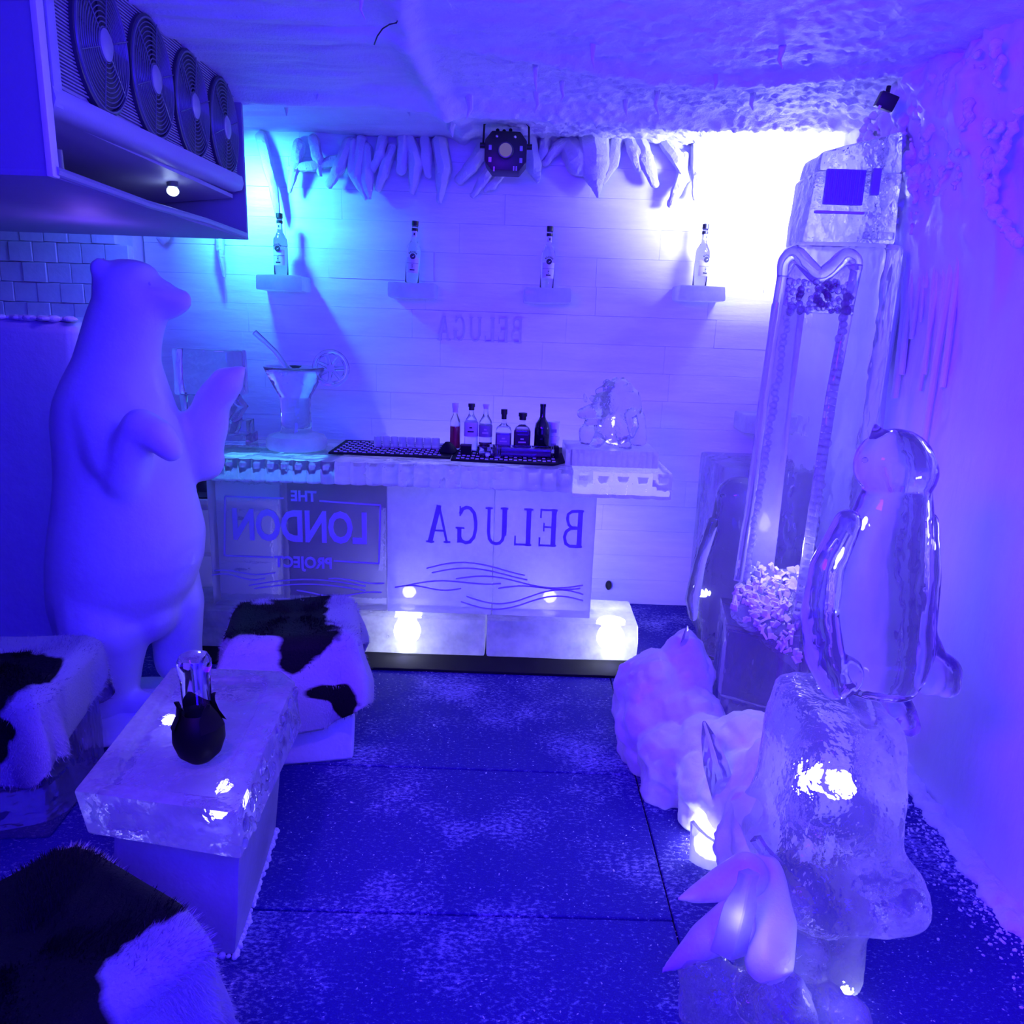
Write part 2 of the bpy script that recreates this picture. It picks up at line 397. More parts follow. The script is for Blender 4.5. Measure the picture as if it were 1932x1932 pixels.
# ---- floor: dark base with carpet strips
fl = tag(MB().bx(-3.2, 2.2, -1.3, 4.5, -0.08, -0.012).build('floor', M['underlay']), 'dark navy carpet flecked with frost, laid in strips', kind='structure')
def strip(x0, x1, y0, y1, dy0=0, dy1=0):
    mb = MB().prism([(x0, y0 - dy0), (x1, y0 + dy0), (x1, y1 + dy1), (x0, y1 - dy1)], -0.012, 0.0)
    mb.build('carpet_strip', M['carpet'], fl, bevel=0.003, seg=1)
strip(-3.2, 0.474, -1.3, 1.745, 0, 0.02); strip(-3.2, 0.474, 1.752, 2.455, 0.02, 0.004)
strip(-3.2, 0.474, 2.463, 4.4, 0.004, 0); strip(0.478, 2.0, -1.3, 4.4)
fk = MB()
for i in range(1500):
    x = random.uniform(-0.9, 1.4); y = random.uniform(0.9, 3.3); a = random.uniform(0, PI); s_ = random.uniform(0.0012, 0.0042) * (1.8 if random.random() < .06 else 1)
    d = Vector((math.cos(a), math.sin(a), 0)) * s_; e = Vector((-d.y, d.x, 0)) * 0.5; c = Vector((x, y, 0.0012)); h = Vector((0, 0, 0.002))
    fk.add([c - d, c + e, c + d, c - e, c + h], [(0, 1, 4), (1, 2, 4), (2, 3, 4), (3, 0, 4)])
tag(fk.build('frost_flakes', M['rime'], fl, smooth=False), kind='stuff')

# ---- back wall of sawn ice blocks
wb = tag(MB().bx(-2.05, 2.3, YB + 0.06, YB + 0.2, 0, 2.7).build('wall_back', M['wall_ice']), 'back wall of long frosted ice blocks in even courses', kind='structure')
z = 0.0; row = 0
while z < 2.6:
    h = 0.147; x = -1.98 - random.random() * 0.4
    while x < 1.95:
        L = random.uniform(0.55, 1.1); x0 = max(x, -1.98); x1 = min(x + L, 2.0)
        if x1 - x0 > 0.05:
            dy = random.uniform(-0.0015, 0.0015)
            MB().bx(x0 + 0.0002, x1 - 0.0002, YB + dy, YB + 0.062, z + 0.0003, z + h - 0.0003).build('ice_block', M['wall_ice'], wb, bevel=0.0009, seg=1)
        x += L
    z += h; row += 1
# ---- brick wall left of the corner, set a little forward
YL = 4.10
wl = tag(MB().bx(-3.25, -1.99, YL + 0.035, YL + 0.2, 0, 2.7).build('wall_left', M['brick']), 'wall of small white ice bricks behind the polar bear', kind='structure')
bk = None; hh, ww = 0.099, 0.122
for r in range(15):
    for c in range(11):
        z0 = 1.19 + r * hh; x1 = -1.995 - c * ww - (0.5 * ww if r % 2 else 0)
        if x1 - ww < -3.2: continue
        if bk is None:
            bk = MB().bx(-ww / 2 + .002, ww / 2 - .001, -0.04, 0.03, 0.001, hh - 0.001).build('ice_brick', M['brick'], wl, bevel=0.003, seg=1, org=(0, 0, 0))
            b = bk; b.location = (x1 - ww / 2, YL + 0.03, z0)
        else: b = inst(bk, wl, (x1 - ww / 2, YL + 0.03 + random.uniform(-.006, .006), z0))
tag(MB().bx(-3.3, -3.2, -1.4, 4.4, 0, 2.7).build('wall_far_left', M['shade']), 'plain far left side wall', kind='structure')
tag(MB().bx(-3.3, 2.3, -1.4, -1.3, 0, 2.7).build('wall_front', M['shade']), 'wall behind the camera', kind='structure')
# ---- right wall: frosted, uneven, thick rime at the top
yy, zz = np.meshgrid(np.linspace(-1.3, 4.3, 380), np.linspace(0, 2.62, 240), indexing='ij')
base = 1.47 + 0.05 * np.clip((yy - 1.8) / 0.9, 0, 1) + 0.0 * zz
top = np.clip((zz - 1.75) / 0.6, 0, 1)
lump = fbm(yy * 4, zz * 4, 4)
dis = 0.03 * fbm(yy * 1.2, zz * 1.2, 3) + top ** 1.3 * (0.26 * (lump - 0.25) + .10 * (fbm(yy * 14, zz * 9, 4, .6) - .4)) * np.clip((yy - 2.35) / 0.3, 0, 1) * np.clip((3.75 - yy) / 0.3, 0.1, 1)
rid = np.abs(fbm(yy * 9 + 3, zz * 1.1, 3) - 0.5) * 2
nic = np.clip((yy - 2.55) / 0.15, 0, 1) * np.clip((3.5 - yy) / 0.2, 0, 1) * np.clip((zz - 1.05) / 0.2, 0, 1)
dis = dis + nic * (0.009 * (0.6 - rid) + 0.022 * (fbm(yy * 14, zz * 7, 3) - .5))
edge = 2.52 + 0.09 * np.sin(zz * 6.2) + 0.05 * fbm(zz * 5, zz * 0 + 2, 3)
dis = dis + 0.045 * np.clip((yy - edge) / 0.03, 0, 1) * np.clip((zz - 1.55) / 0.35, 0, 1)
dis = dis + 0.012 * np.clip(zz - 1.9, 0, .6) * (fbm(yy * 30, zz * 30, 3) - .5) * 4
wr = tag(grid_obj('wall_right', base - dis, yy, zz, M['wall_smooth']), 'right wall of smooth frosted ice with a thick lumpy rime top', kind='structure')
# frost ridge along its foot
fr = MB()
for i in range(90):
    y = 0.9 + i * 0.026; x = 1.435 + 0.055 * np.clip((y - 1.8) / .9, 0, 1) + random.uniform(-.02, .015)
    fr.ell((x, y, 0.0), (random.uniform(.03, .06), random.uniform(.03, .05), random.uniform(.012, .03)), n=8, m=6)
frr = tag(fr.build('frost_ridge', M['rime'], wr, angle=None), kind='stuff'); remesh(frr, .010, 2, (.03, .03))
fd = MB()
for i in range(1500):
    y = random.uniform(1.0, 3.0); x = 1.43 + 0.055 * min(1, max(0, (y - 1.8) / .9)) - abs(random.gauss(0, .075)); r_ = random.uniform(.0015, .005)
    fd.ell((x, y, .001), (r_ * 1.5, r_, r_ * .7), (0, 0, random.uniform(0, 3)), n=5, m=3)
tag(fd.build('frost_dust', M['rime'], wr, angle=None), kind='stuff')
# ---- ceiling of rime
xx, yy = np.meshgrid(np.linspace(-3.2, 1.75, 520), np.linspace(-1.3, 4.4, 560), indexing='ij')
rough = np.clip((xx + 0.55 + .2 * fbm(yy * 3, xx * 3, 2)) / 0.9, 0, 1); back = np.clip((yy - 2.2) / 1.5, 0, 1)
zc = 2.47 - 0.03 * fbm(xx * 1.3, yy * 1.3, 3) + 0.02
zc = zc - rough * (0.022 * (fbm(xx * 20, yy * 20, 4, .6) - .5) + 0.011 * np.clip(fbm(xx * 42, yy * 42, 2) - .5, 0, 1) * 4 * back)
zc = zc - (1 - rough) * 0.035 * np.abs(fbm(xx * 1.2 + 5, yy * 7, 4) - .5) * 2
zc = zc - 0.03 * np.exp(-((yy - (3.0 + 0.15 * np.sin(xx * 2.5))) / 0.06) ** 2) * rough - 0.05 * np.exp(-((yy - (3.62 + .1 * np.sin(xx * 2))) / 0.10) ** 2)
rx = np.interp(yy, [2.2, 2.49, 2.89, 3.23, 3.67, 4.0], [-.36, -.37, -.41, -.39, -.33, -.31])
zc = zc - 0.03 * np.exp(-((xx - rx - .02 * (fbm(yy * 8, yy * 0, 2) - .5)) / 0.045) ** 2) * np.clip((yy - 1.9) / .5, 0, 1)
zc = zc - 0.10 * np.clip((xx - 1.25) / 0.35, 0, 1) ** 2 * fbm(xx * 9, yy * 9, 3) * np.clip((yy - 1.5), 0, 1)
cl = tag(grid_obj('ceiling', xx, yy, zc, M['rime_fine']), 'ceiling covered in thick rime and frost', kind='structure')
tag(MB().bx(-3.3, 2.3, -1.4, 4.5, 2.62, 2.7).build('trim_1', M['wall_smooth']), 'slab above the frosted ceiling', kind='structure')
drips = [(1118, 108, 22, 7), (1010, 145, 30, 7), (1012, 190, 26, 8), (1240, 190, 30, 8), (1060, 175, 20, 6), (885, 195, 34, 12), (683, 8, 30, 6), (1475, 105, 26, 9), (852, 236, 26, 16), (620, 190, 10, 5),
         (540, 208, 12, 6), (720, 196, 10, 5), (770, 210, 10, 6), (600, 178, 12, 6), (1350, 150, 22, 8), (1420, 190, 20, 8), (1180, 205, 16, 7)]
for px, py, L, wd in drips:
    t = G(px, py - L * .3, 2.45); s_ = t.y / FPX; t.z = 2.45
    MB().tube([t + Vector((0, 0, .035)), t, t + Vector((random.uniform(-.008, .008), 0, -L * s_ * .5)), t + Vector((random.uniform(-.012, .012), 0, -L * s_))],
              [wd * s_ * .9, wd * s_ * .6, wd * s_ * .4, .0015], 8).build('icicle', M['finger'], cl)
# frost drips of the rime hanging at the wall top, right
for i in range(110):
    y = random.uniform(2.5, 3.45); L = random.uniform(.04, .13); z0 = 2.40 - random.random() ** 1.5 * .45
    x = 1.47 - .09 * min(1, max(0, (z0 - 1.9) / .4)) + random.uniform(-.02, .02); r_ = random.uniform(.010, .024)
    mb = MB()
    for k in range(5): mb.ell((x + random.uniform(-.012, .012), y + random.uniform(-.02, .02), z0 - L * k / 4 + random.uniform(-.01, .01)), r_ * (1.15 - .2 * k) * random.uniform(.8, 1.2), n=10, m=7)
    remesh(mb.jitter(.010, 30, i).build('frost_clump', M['rime'], wr, angle=None), .007, 3, (.03, .03))

for i in range(20):
    y = random.uniform(2.72, 3.3); z0 = random.uniform(1.75, 2.12); L = random.uniform(.25, .8); x = 1.482; r_ = random.uniform(.008, .016)
    MB().tube([(x + .02, y, z0 + .05), (x, y, z0), (x - .004, y + random.uniform(-.02, .02), z0 - L * .5), (x, y + random.uniform(-.03, .03), z0 - L)], [r_ * .6, r_ * 1.5, r_, r_ * .8], 8).jitter(.008, 12, i).build('ice_drip', M['wall_smooth'], wr)
def XP(px, py, x):
    d = ray(px, py); return Vector((0, 0, CAM_H)) + d * (x / d.x)
crv = [(1925, 205), (1900, 270), (1885, 310), (1872, 350), (1866, 385), (1880, 405), (1898, 420), (1912, 445), (1930, 470)]
ec = MB()
for i in range(len(crv) - 1):
    for k in range(5):
        t = k / 5; q = XP(crv[i][0] * (1 - t) + crv[i + 1][0] * t, crv[i][1] * (1 - t) + crv[i + 1][1] * t, 1.43)
        ec.ell(q + Vector((random.uniform(-.005, .005), random.uniform(-.01, .01), random.uniform(-.008, .008))), (.02, random.uniform(.008, .016), random.uniform(.008, .016)), n=8, m=6)
ecr = tag(ec.jitter(.006, 40).build('frost_crust', M['rime'], wr, angle=None), kind='stuff'); remesh(ecr, .007, 3, (.03, .03))
# ---- frost fingers along the top of the back wall
F = [([(488, 262), (503, 305), (516, 352), (524, 405)], [8, 8, 7, 4]), ([(632, 308), (590, 314), (545, 318)], [8, 8, 4]),
     ([(655, 275), (640, 315), (622, 348)], [9, 10, 6]), ([(664, 275), (666, 325), (682, 362)], [8, 9, 3]), ([(680, 270), (672, 330), (690, 374)], [8, 10, 3]),
     ([(690, 285), (692, 340), (697, 372)], [9, 11, 4]), ([(738, 285), (725, 320), (713, 356)], [8, 9, 5]), ([(760, 265), (760, 295), (757, 320)], [10, 9, 8]),
     ([(770, 268), (785, 310), (778, 362)], [10, 12, 4]), ([(800, 270), (804, 305), (808, 330)], [9, 9, 5]), ([(828, 275), (838, 320), (828, 380)], [13, 13, 4]),
     ([(908, 290), (890, 315), (868, 338)], [11, 10, 8]), ([(932, 318), (912, 340), (892, 368)], [9, 8, 5]), ([(560, 280), (556, 320), (546, 362)], [10, 8, 3]),
     ([(998, 262), (1006, 310), (1015, 342)], [12, 14, 3]), ([(1082, 262), (1050, 280), (1030, 306)], [9, 8, 6]), ([(1075, 280), (1090, 305), (1108, 326)], [16, 20, 6]),
     ([(1118, 262), (1122, 310), (1128, 370)], [26, 24, 2]), ([(1165, 268), (1155, 310), (1138, 345)], [10, 9, 4]), ([(1206, 262), (1218, 300), (1235, 346)], [11, 12, 7]),
     ([(1250, 262), (1278, 300), (1296, 338)], [10, 11, 5]), ([(1292, 300), (1284, 345), (1266, 384)], [8, 9, 6]), ([(1318, 280), (1316, 335), (1310, 374)], [10, 10, 4]),
     ([(1190, 265), (1198, 290), (1204, 318)], [10, 10, 5]), ([(410, 420), (415, 470), (423, 522)], [8, 7, 2]), ([(300, 425), (308, 445), (306, 458)], [14, 11, 3]), ([(1030, 262), (1026, 285), (1018, 300)], [8, 8, 5]),
     ([(720, 264), (716, 290), (704, 318)], [8, 8, 6]), ([(950, 330), (930, 350), (915, 360)], [6, 6, 3]), ([(588, 268), (600, 300), (604, 330)], [9, 8, 3])]
for pts, r in F:
    yb = 4.17; q = [P(a, b, yb) for a, b in pts]; q[0].y += .04; q[0].z += .02
    n = 9; qq = []; rr = []
    for i in range(n):
        t = i / (n - 1) * (len(q) - 1); k = min(int(t), len(q) - 2); f = t - k
        qq.append(q[k].lerp(q[k + 1], f)); rr.append(max(3.2, 1.2 * (r[k] * (1 - f) + r[k + 1] * f)) * 4.1 / FPX)
    MB().limb(qq, rr, 8).jitter(.007, 28, pts[0][0]).build('frost_finger', M['finger'], wb)
# dark pipe cap low on the back wall, mirrored lettering in the ice wall
tag(MB().lathe([(0, 0), (.018, 0), (.018, .012), (.012, .02), (0, .02)], (0, 0, 0), 16, Matrix.Rotation(PI / 2, 4, 'X') @ Matrix.Scale(1.5, 4, (0, 1, 0))).build('pipe_cap', M['black'], org=(0, 0, 0)),
    'small black oval pipe cap low on the back wall right of the bar', 'pipe cap').location = (.573, YB - .004, .112)
GLY = {'B': (.72, [([(.12, 0), (.12, 1)], .17), ([(0, .03), (.34, .03)], .06), ([(0, .97), (.34, .97)], .06), ([(.12, .97), (.42, .96), (.56, .88), (.58, .75), (.52, .6), (.4, .53), (.12, .52)], .10), ([(.12, .52), (.45, .51), (.6, .42), (.66, .27), (.6, .1), (.45, .03), (.12, .03)], .11)]),
       'E': (.68, [([(.12, 0), (.12, 1)], .17), ([(0, .03), (.62, .03)], .06), ([(0, .97), (.6, .97)], .06), ([(.12, .52), (.48, .52)], .06), ([(.61, 0), (.61, .24)], .06), ([(.59, .76), (.59, 1)], .06), ([(.47, .41), (.47, .63)], .05)]),
       'L': (.64, [([(.12, 0), (.12, 1)], .17), ([(-.02, .97), (.3, .97)], .06), ([(0, .03), (.6, .03)], .06), ([(.59, 0), (.59, .26)], .06)]),
       'U': (.84, [([(.14, 1), (.14, .3), (.18, .14), (.28, .05), (.42, .03), (.56, .06), (.66, .16), (.69, .32), (.69, 1)], .11), ([(.13, 1), (.13, .25)], .17), ([(0, .97), (.28, .97)], .06), ([(.56, .97), (.82, .97)], .06)]),
       'G': (.82, [([(.66, .8), (.58, .92), (.45, .97), (.3, .95), (.16, .82), (.1, .6), (.1, .4), (.16, .18), (.3, .05), (.45, .03), (.6, .08), (.67, .16)], .12), ([(.68, .03), (.68, .42)], .15), ([(.5, .42), (.82, .42)], .06), ([(.66, .74), (.66, 1)], .05)]),
       'A': (.80, [([(.08, 0), (.38, 1)], .08), ([(.38, 1), (.70, 0)], .17), ([(.18, .33), (.56, .33)], .06), ([(-.04, .03), (.2, .03)], .06), ([(.54, .03), (.84, .03)], .06)])}
def serif_word(word, parent, mat, x0, x1, z0, z1, y0, y1):
    """mirrored word: first letter at the right end"""
    W = sum(GLY[c][0] for c in word) + .22 * (len(word) - 1); k = (x1 - x0) / W; h = z1 - z0; x = x1
    for c in word:
        mb = MB()
        for i, (pts, wd) in enumerate(GLY[c][1]): mb.ribbon([(x - a * k, z0 + b * h) for a, b in pts], wd * k, y0 + i * 2e-4, y1)
        mb.build('letter', mat, parent); x -= (GLY[c][0] + .22) * k
serif_word('BELUGA', wb, M['wall_letter'], -.43, .02, 1.46, 1.59, YB - .008, YB + .02)

# ================================================================== AIR COOLER
ac = thing('air_cooler', 'four-fan ceiling air cooler in a board housing, top left', 'air cooler', (-1.6, 2.8, 2.45))
MB().bx(-3.19, -1.2, 2.085, 2.105, 1.893, 2.5).build('side_board', M['panel'], ac, bevel=.003)
MB().bx(-3.19, -1.2, 2.085, 3.56, 1.878, 1.895).build('bottom_board', M['panel'], ac, bevel=.003)
MB().bx(-2.1, -1.2, 3.54, 3.56, 1.893, 2.5).build('end_board', M['panel'], ac, bevel=.003)
MB().bx(-1.206, -1.190, 2.080, 2.112, 1.878, 2.5).build('corner_strip', M['white'], ac, bevel=.003)
MB().tube([(-1.197, 2.1, 1.893), (-1.195, 2.6, 1.888), (-1.2, 3.1, 1.9), (-1.197, 3.5, 1.893)], .012, 8).jitter(.006, 12).build('edge_strip', M['grey'], ac)
cs = MB().bx(-1.62, -1.225, 2.14, 3.51, 2.115, 2.5).build('casing', M['casing'], ac, bevel=.01)
MB().bx(-1.34, -1.19, 2.125, 2.165, 2.05, 2.5).build('casing_end', M['casing'], ac, bevel=.008)
tk = MB().bx(-1.186, -1.183, 2.13, 2.16, 2.33, 2.42).build('rating_plate', M['label_dark'], ac)
MB().bx(-1.184, -1.181, 2.136, 2.154, 2.345, 2.39).build('plate_window', M['label'], tk)
rail = [( -1.215, 2.105), (-1.192, 2.098), (-1.186, 2.07), (-1.195, 2.045), (-1.23, 2.035), (-1.30, 2.04), (-1.30, 2.11)]
MB().rings([[Vector((a, y, b + (y - 2.126) * .02)) for a, b in rail] for y in (2.12, 3.49)]).build('drip_rail', M['casing'], ac, angle=60)
MB().rings([[Vector((-1.24, y, 2.04)), Vector((-1.24, y, 2.055)), Vector((-1.95, y, 1.985)), Vector((-1.95, y, 1.97))] for y in (2.13, 3.5)]).build('drip_tray', M['casing'], ac)
MB().tube([(-1.42, 2.52, 2.03), (-1.42, 2.52, 1.935), (-1.44, 2.56, 1.905), (-1.5, 2.75, 1.902)], .014, 10).build('drain_pipe', M['grey'], ac)
MB().bx(-1.42, -1.3, 2.75, 2.98, 1.896, 1.925).jitter(.006, 10).build('cable_tray', M['black'], ac, bevel=.006)
fins = MB()
for i in range(44):
    zf = 2.125 + i * .0088; fins.bx(-1.226, -1.216, 2.17, 3.5, zf, zf + .0042)
tag(fins.build('coil_fins', M['fin'], ac, smooth=False), kind='stuff')
for i, y in enumerate((2.416, 2.727, 3.037, 3.347)):
    zc_ = 2.283; ry, rz = .142, .176
    def ring_pts(k, x, n=40): return [(x, y + ry * k * math.cos(2 * PI * j / n), zc_ + rz * k * math.sin(2 * PI * j / n)) for j in range(n + 1)]
    fan = MB().rings([[Vector((x, p[1], p[2])) for p in ring_pts(k, 0, 36)[:36]] for x, k in ((-1.225, 1.04), (-1.205, 1.04), (-1.203, 1.0), (-1.212, .97))]).build('fan', M['cowl'], ac)
    for b in range(5):
        a0 = b * 2 * PI / 5 + i; bl = MB()
        q = []
        for rr_ in (.28, .6, .9):
            for da, dx in ((-.38, -.004), (.38, .004)): q.append(Vector((-1.211 + dx, y + ry * rr_ * math.cos(a0 + da), zc_ + rz * rr_ * math.sin(a0 + da))))
        bl.add(q + [p + Vector((-.003, 0, 0)) for p in q], [(0, 1, 3, 2), (2, 3, 5, 4), (6, 8, 9, 7), (8, 10, 11, 9), (0, 6, 7, 1), (4, 5, 11, 10), (0, 2, 8, 6), (2, 4, 10, 8), (1, 7, 9, 3), (3, 9, 11, 5)])
        bl.build('fan_blade', M['dark'], fan)
    gd = MB()
    for k in range(11):
        q = .26 + k * .072; gd.tube(ring_pts(q, -1.196 + .006 * (k / 10) * -1, 40), .0021 if k < 10 else .004, 5, cap=False)
    for j in range(6):
        a0 = j * PI / 3 + .3; gd.tube([(-1.195, y + ry * k * math.cos(a0), zc_ + rz * k * math.sin(a0)) for k in (.2, .6, .98)], .0018, 5)
    gd.build('fan_guard', M['guard'], fan)
    MB().rings([[Vector((x, p[1], p[2])) for p in ring_pts(k, 0, 24)[:24]] for x, k in ((-1.205, .24), (-1.192, .24), (-1.188, .2), (-1.187, .02))]).build('fan_hub', M['fin'], fan)
lt = tag(MB().ell((-1.32, 3.09, 2.0), (.022, .022, .018)).build('lamp', M['glow_soft'], org=(-1.32, 3.09, 1.98)), 'small glowing lamp under the air cooler drip tray', 'lamp')
MB().lathe([(0, 2.015), (.02, 2.015), (.02, 2.04), (0, 2.04)], (-1.32, 3.09, 0), 16).build('lamp_holder', M['dark'], lt)
point('cooler_lamp_light', (-1.30, 3.04, 1.965), .12, (.4, .5, 1), .02)

# ================================================================== STAGE LIGHT, SENSOR, WIRE
sl = thing('stage_light', 'black octagonal stage spotlight hanging at centre of the back wall top', 'stage light', (-.086, 3.9, 2.45))
cx, cz, yf = -.088, 2.338, 3.86
octo = [(-.098, -.045), (-.065, -.085), (.065, -.085), (.098, -.045), (.098, .045), (.065, .085), (-.065, .085), (-.098, .045)]
R2 = math.radians(0)
MB().extrude_xz([(cx + a, cz + b) for a, b in octo], yf, yf + .16).build('housing', M['black'], sl, bevel=.006)
MB().lathe([(.0, 0), (.034, 0), (.037, .006), (.037, .02), (0, .02)], (cx, yf - .02, cz), 28, Matrix.Rotation(-PI / 2, 4, 'X')).build('lens_rim', M['dark'], sl)
ln = MB().lathe([(0, -.012), (.02, -.01), (.026, -.004), (.031, .004), (0, .004)], (cx, yf - .022, cz), 24, Matrix.Rotation(-PI / 2, 4, 'X')).build('lens', M['glow_lens'], sl)
for a, b in ((-.072, .012), (.072, .012), (-.072, -.04), (.072, -.04)):
    MB().bx(cx + a - .007, cx + a + .007, yf - .004, yf + .004, cz + b - .011, cz + b + .011).build('led_window', M['grey'], sl, bevel=.002)
for a in (-.042, .042): MB().ell((cx + a, yf - .002, cz + .06), (.007, .004, .007), n=10, m=6).build('screw', M['chrome'], sl)
for a, b in ((-.052, -.08), (.04, -.075), (.052, -.075)): MB().bx(cx + a - .003, cx + a + .003, yf - .004, yf + .002, cz + b - .01, cz + b + .01).build('switch', M['grey'], sl)
for sg in (-1, 1):
    MB().tube([(cx + sg * .098, yf + .05, cz + .03), (cx + sg * .122, yf + .05, cz + .03)], .013, 10).build('knob', M['black'], sl)
MB().tube([(cx - .108, yf + .05, cz + .03), (cx - .104, yf + .05, cz + .12), (cx - .07, yf + .05, cz + .15), (cx + .07, yf + .05, cz + .15), (cx + .104, yf + .05, cz + .12), (cx + .108, yf + .05, cz + .03)], .005, 6).build('bracket', M['black'], sl)
for k in range(9):
    MB().ell((cx - .04 + k * .01, yf + .02, cz + .086 + random.uniform(0, .008)), .009, n=8, m=6).build('frost_lump', M['blacksoft'], sl) if k % 3 == 0 else None
sn = P(1672, 192, 2.95)
se = tag(MB().box(sn, (.062, .05, .05), (.2, .35, -.12)).build('sensor_box', M['black'], org=sn, bevel=.004), 'small black sensor box on the frosted ceiling, upper right', 'sensor')
MB().box(sn + Vector((-.03, -.02, -.024)), (.008, .012, .012), (.2, .35, -.12)).build('indicator', M['white'], se)
MB().tube([sn + Vector((.0, 0, .02)), sn + Vector((.004, .004, .05))], .008, 8).build('mount', M['black'], se)
wp = [G(706, 84, 2.42), G(712, 68, 2.42), G(722, 54, 2.43), G(735, 46, 2.43), G(748, 43, 2.435), G(752, 48, 2.45)]
wp[-1].z = 2.47
tag(MB().tube(wp, .0022, 6).build('loose_wire', M['black'], org=wp[0]), 'thin black loose wire curling out of the frosted ceiling', 'wire')
# corner flood behind the tower
fl_ = thing('flood_lamp', 'bright white flood lamp glaring behind the ice tower in the corner', 'lamp', (1.36, 3.93, 2.25))
MB().box((1.37, 3.92, 2.2), (.12, .05, .10), (0.3, 0, .1)).build('lamp_body', M['dark'], fl_, bevel=.008)
MB().box((1.368, 3.952, 2.21), (.10, .006, .08), (0.3, 0, .1)).build('lamp_glass', M['glow_white'], fl_)

# ================================================================== WALL SHELVES AND VODKA BOTTLES
def vodka():
    r = local(thing('vodka_bottle', '', 'bottle'))
    prof = [(0, 0), (.034, 0), (.037, .004), (.037, .165), (.034, .185), (.022, .205), (.0145, .222), (.0135, .28), (.0155, .283), (.0155, .29), (0, .29)]
    MB().lathe(prof, (0, 0, 0), 22).build('bottle_glass', M['glass'], r)
    MB().lathe([(0, .262), (.0165, .262), (.0165, .276), (0, .276)], (0, 0, 0), 16).build('cap_ring', M['black'], r)
    MB().lathe([(0, .288), (.0175, .288), (.0175, .312), (0, .312)], (0, 0, 0), 16).build('cap', M['black'], r)
    def patch(R, z0, z1, a0, a1, n=10):
        mb = MB(); vs = []
        for i in range(n + 1):
            a = a0 + (a1 - a0) * i / n
            for z_ in (z0, z1):
                for q in (R, R + .0006): vs.append((q * math.sin(a), -q * math.cos(a), z_))
        fs = []
        for i in range(n):
            k = 4 * i; fs += [(k + 1, k + 5, k + 7, k + 3), (k, k + 2, k + 6, k + 4), (k, k + 4, k + 5, k + 1), (k + 2, k + 3, k + 7, k + 6)]
        fs += [(0, 1, 3, 2), (4 * n, 4 * n + 2, 4 * n + 3, 4 * n + 1)]
        return mb.add(vs, fs)
    lb = patch(.0374, .05, .128, -.95, .95).build('label', M['label'], r)
    for z0, z1, a in ((.098, .0995, .9), (.062, .068, .33), (.082, .086, .1), (.074, .077, .08), (.09, .0925, .12)): patch(.0382, z0, z1, -a, a, 6).build('print_line', M['label_dark'], lb)
    patch(.0145, .232, .262, -.9, .9).build('neck_label', M['label'], r)
    patch(.0152, .24, .252, -.25, .25, 4).build('neck_print', M['label_dark'], r)
    sd = MB().lathe([(0, 0), (.0145, 0), (.0145, .003), (0, .003)], (0, -.0375, .133), 20, Matrix.Rotation(PI / 2, 4, 'X')).build('seal', M['label_dark'], r)
    MB().add([(x, -.0412, .133 + z_) for x, z_ in ((-.006, -.004), (.004, -.002), (.008, .005), (.002, .0015))] + [(x, -.0404, .133 + z_) for x, z_ in ((-.006, -.004), (.004, -.002), (.008, .005), (.002, .0015))], [(0, 1, 2, 3), (7, 6, 5, 4), (0, 4, 5, 1), (1, 5, 6, 2), (2, 6, 7, 3), (3, 7, 4, 0)]).build('fish_emblem', M['label'], sd)
    for i, ch in enumerate('BELUGA'):
        a = (i - 2.5) * -.36; mb = text_mb(ch, .011, .001, bold=.0004)
        R = Matrix.Rotation(a, 3, 'Y').inverted()
        mb = move(mb, (-.023 * math.sin(a) , -.0385, .133 + .023 * math.cos(a)), Matrix.Rotation(-a, 3, 'Y'))
        mb.build('letter', M['label_dark'], r, smooth=False)
    return r
vlab = ['vodka bottle at far left, on the cyan lit shelf by the cooler', 'second vodka bottle from the left, on the dim violet part of the wall', 'third vodka bottle from the left, right of the stage light', 'vodka bottle at far right, beside the white corner glare']
slab = ['far left ice shelf on the back wall, lit cyan', 'second ice shelf from the left on the back wall', 'third ice shelf from the left, above the dim carved lettering', 'far right ice shelf, beside the glaring corner']
vb0 = vodka(); vb0['label'] = vlab[0]; vb0['group'] = 'vodka bottles on the wall shelves'
spots = [(531, 520, -.12), (777, 534, .06), (1031, 544, .1), (1319, 540, .42)]
sh0 = None
for i, (px, py, rz) in enumerate(spots):
    b = vb0 if i == 0 else copy_tree(vb0)
    p = P(px, py, 4.13); b.location = p; b.rotation_euler = (0, (.0, .055, .02, .03)[i], rz); b['label'] = vlab[i]; b.scale = (.97, .97, .97)
    q = MB().bx(p.x - .115, p.x + .125, 4.06, 4.262, p.z - .075, p.z).build('ice_shelf', M['bar_ice'], org=(p.x, YB, p.z - .075), bevel=.01, sub=1, jit=(.006, 14))
    tag(q, slab[i], 'ice shelf', 'ice shelves on the back wall')
p = P(1450, 780, 4.13)
tag(MB().bx(p.x - .15, p.x + .16, 4.02, 4.262, p.z - .10, p.z).build('ice_shelf', M['bar_ice'], org=(p.x, YB, p.z - .1), bevel=.012, sub=1, jit=(.006, 12)), 'low ice shelf seen behind the tall frame', 'ice shelf', 'ice shelves on the back wall')

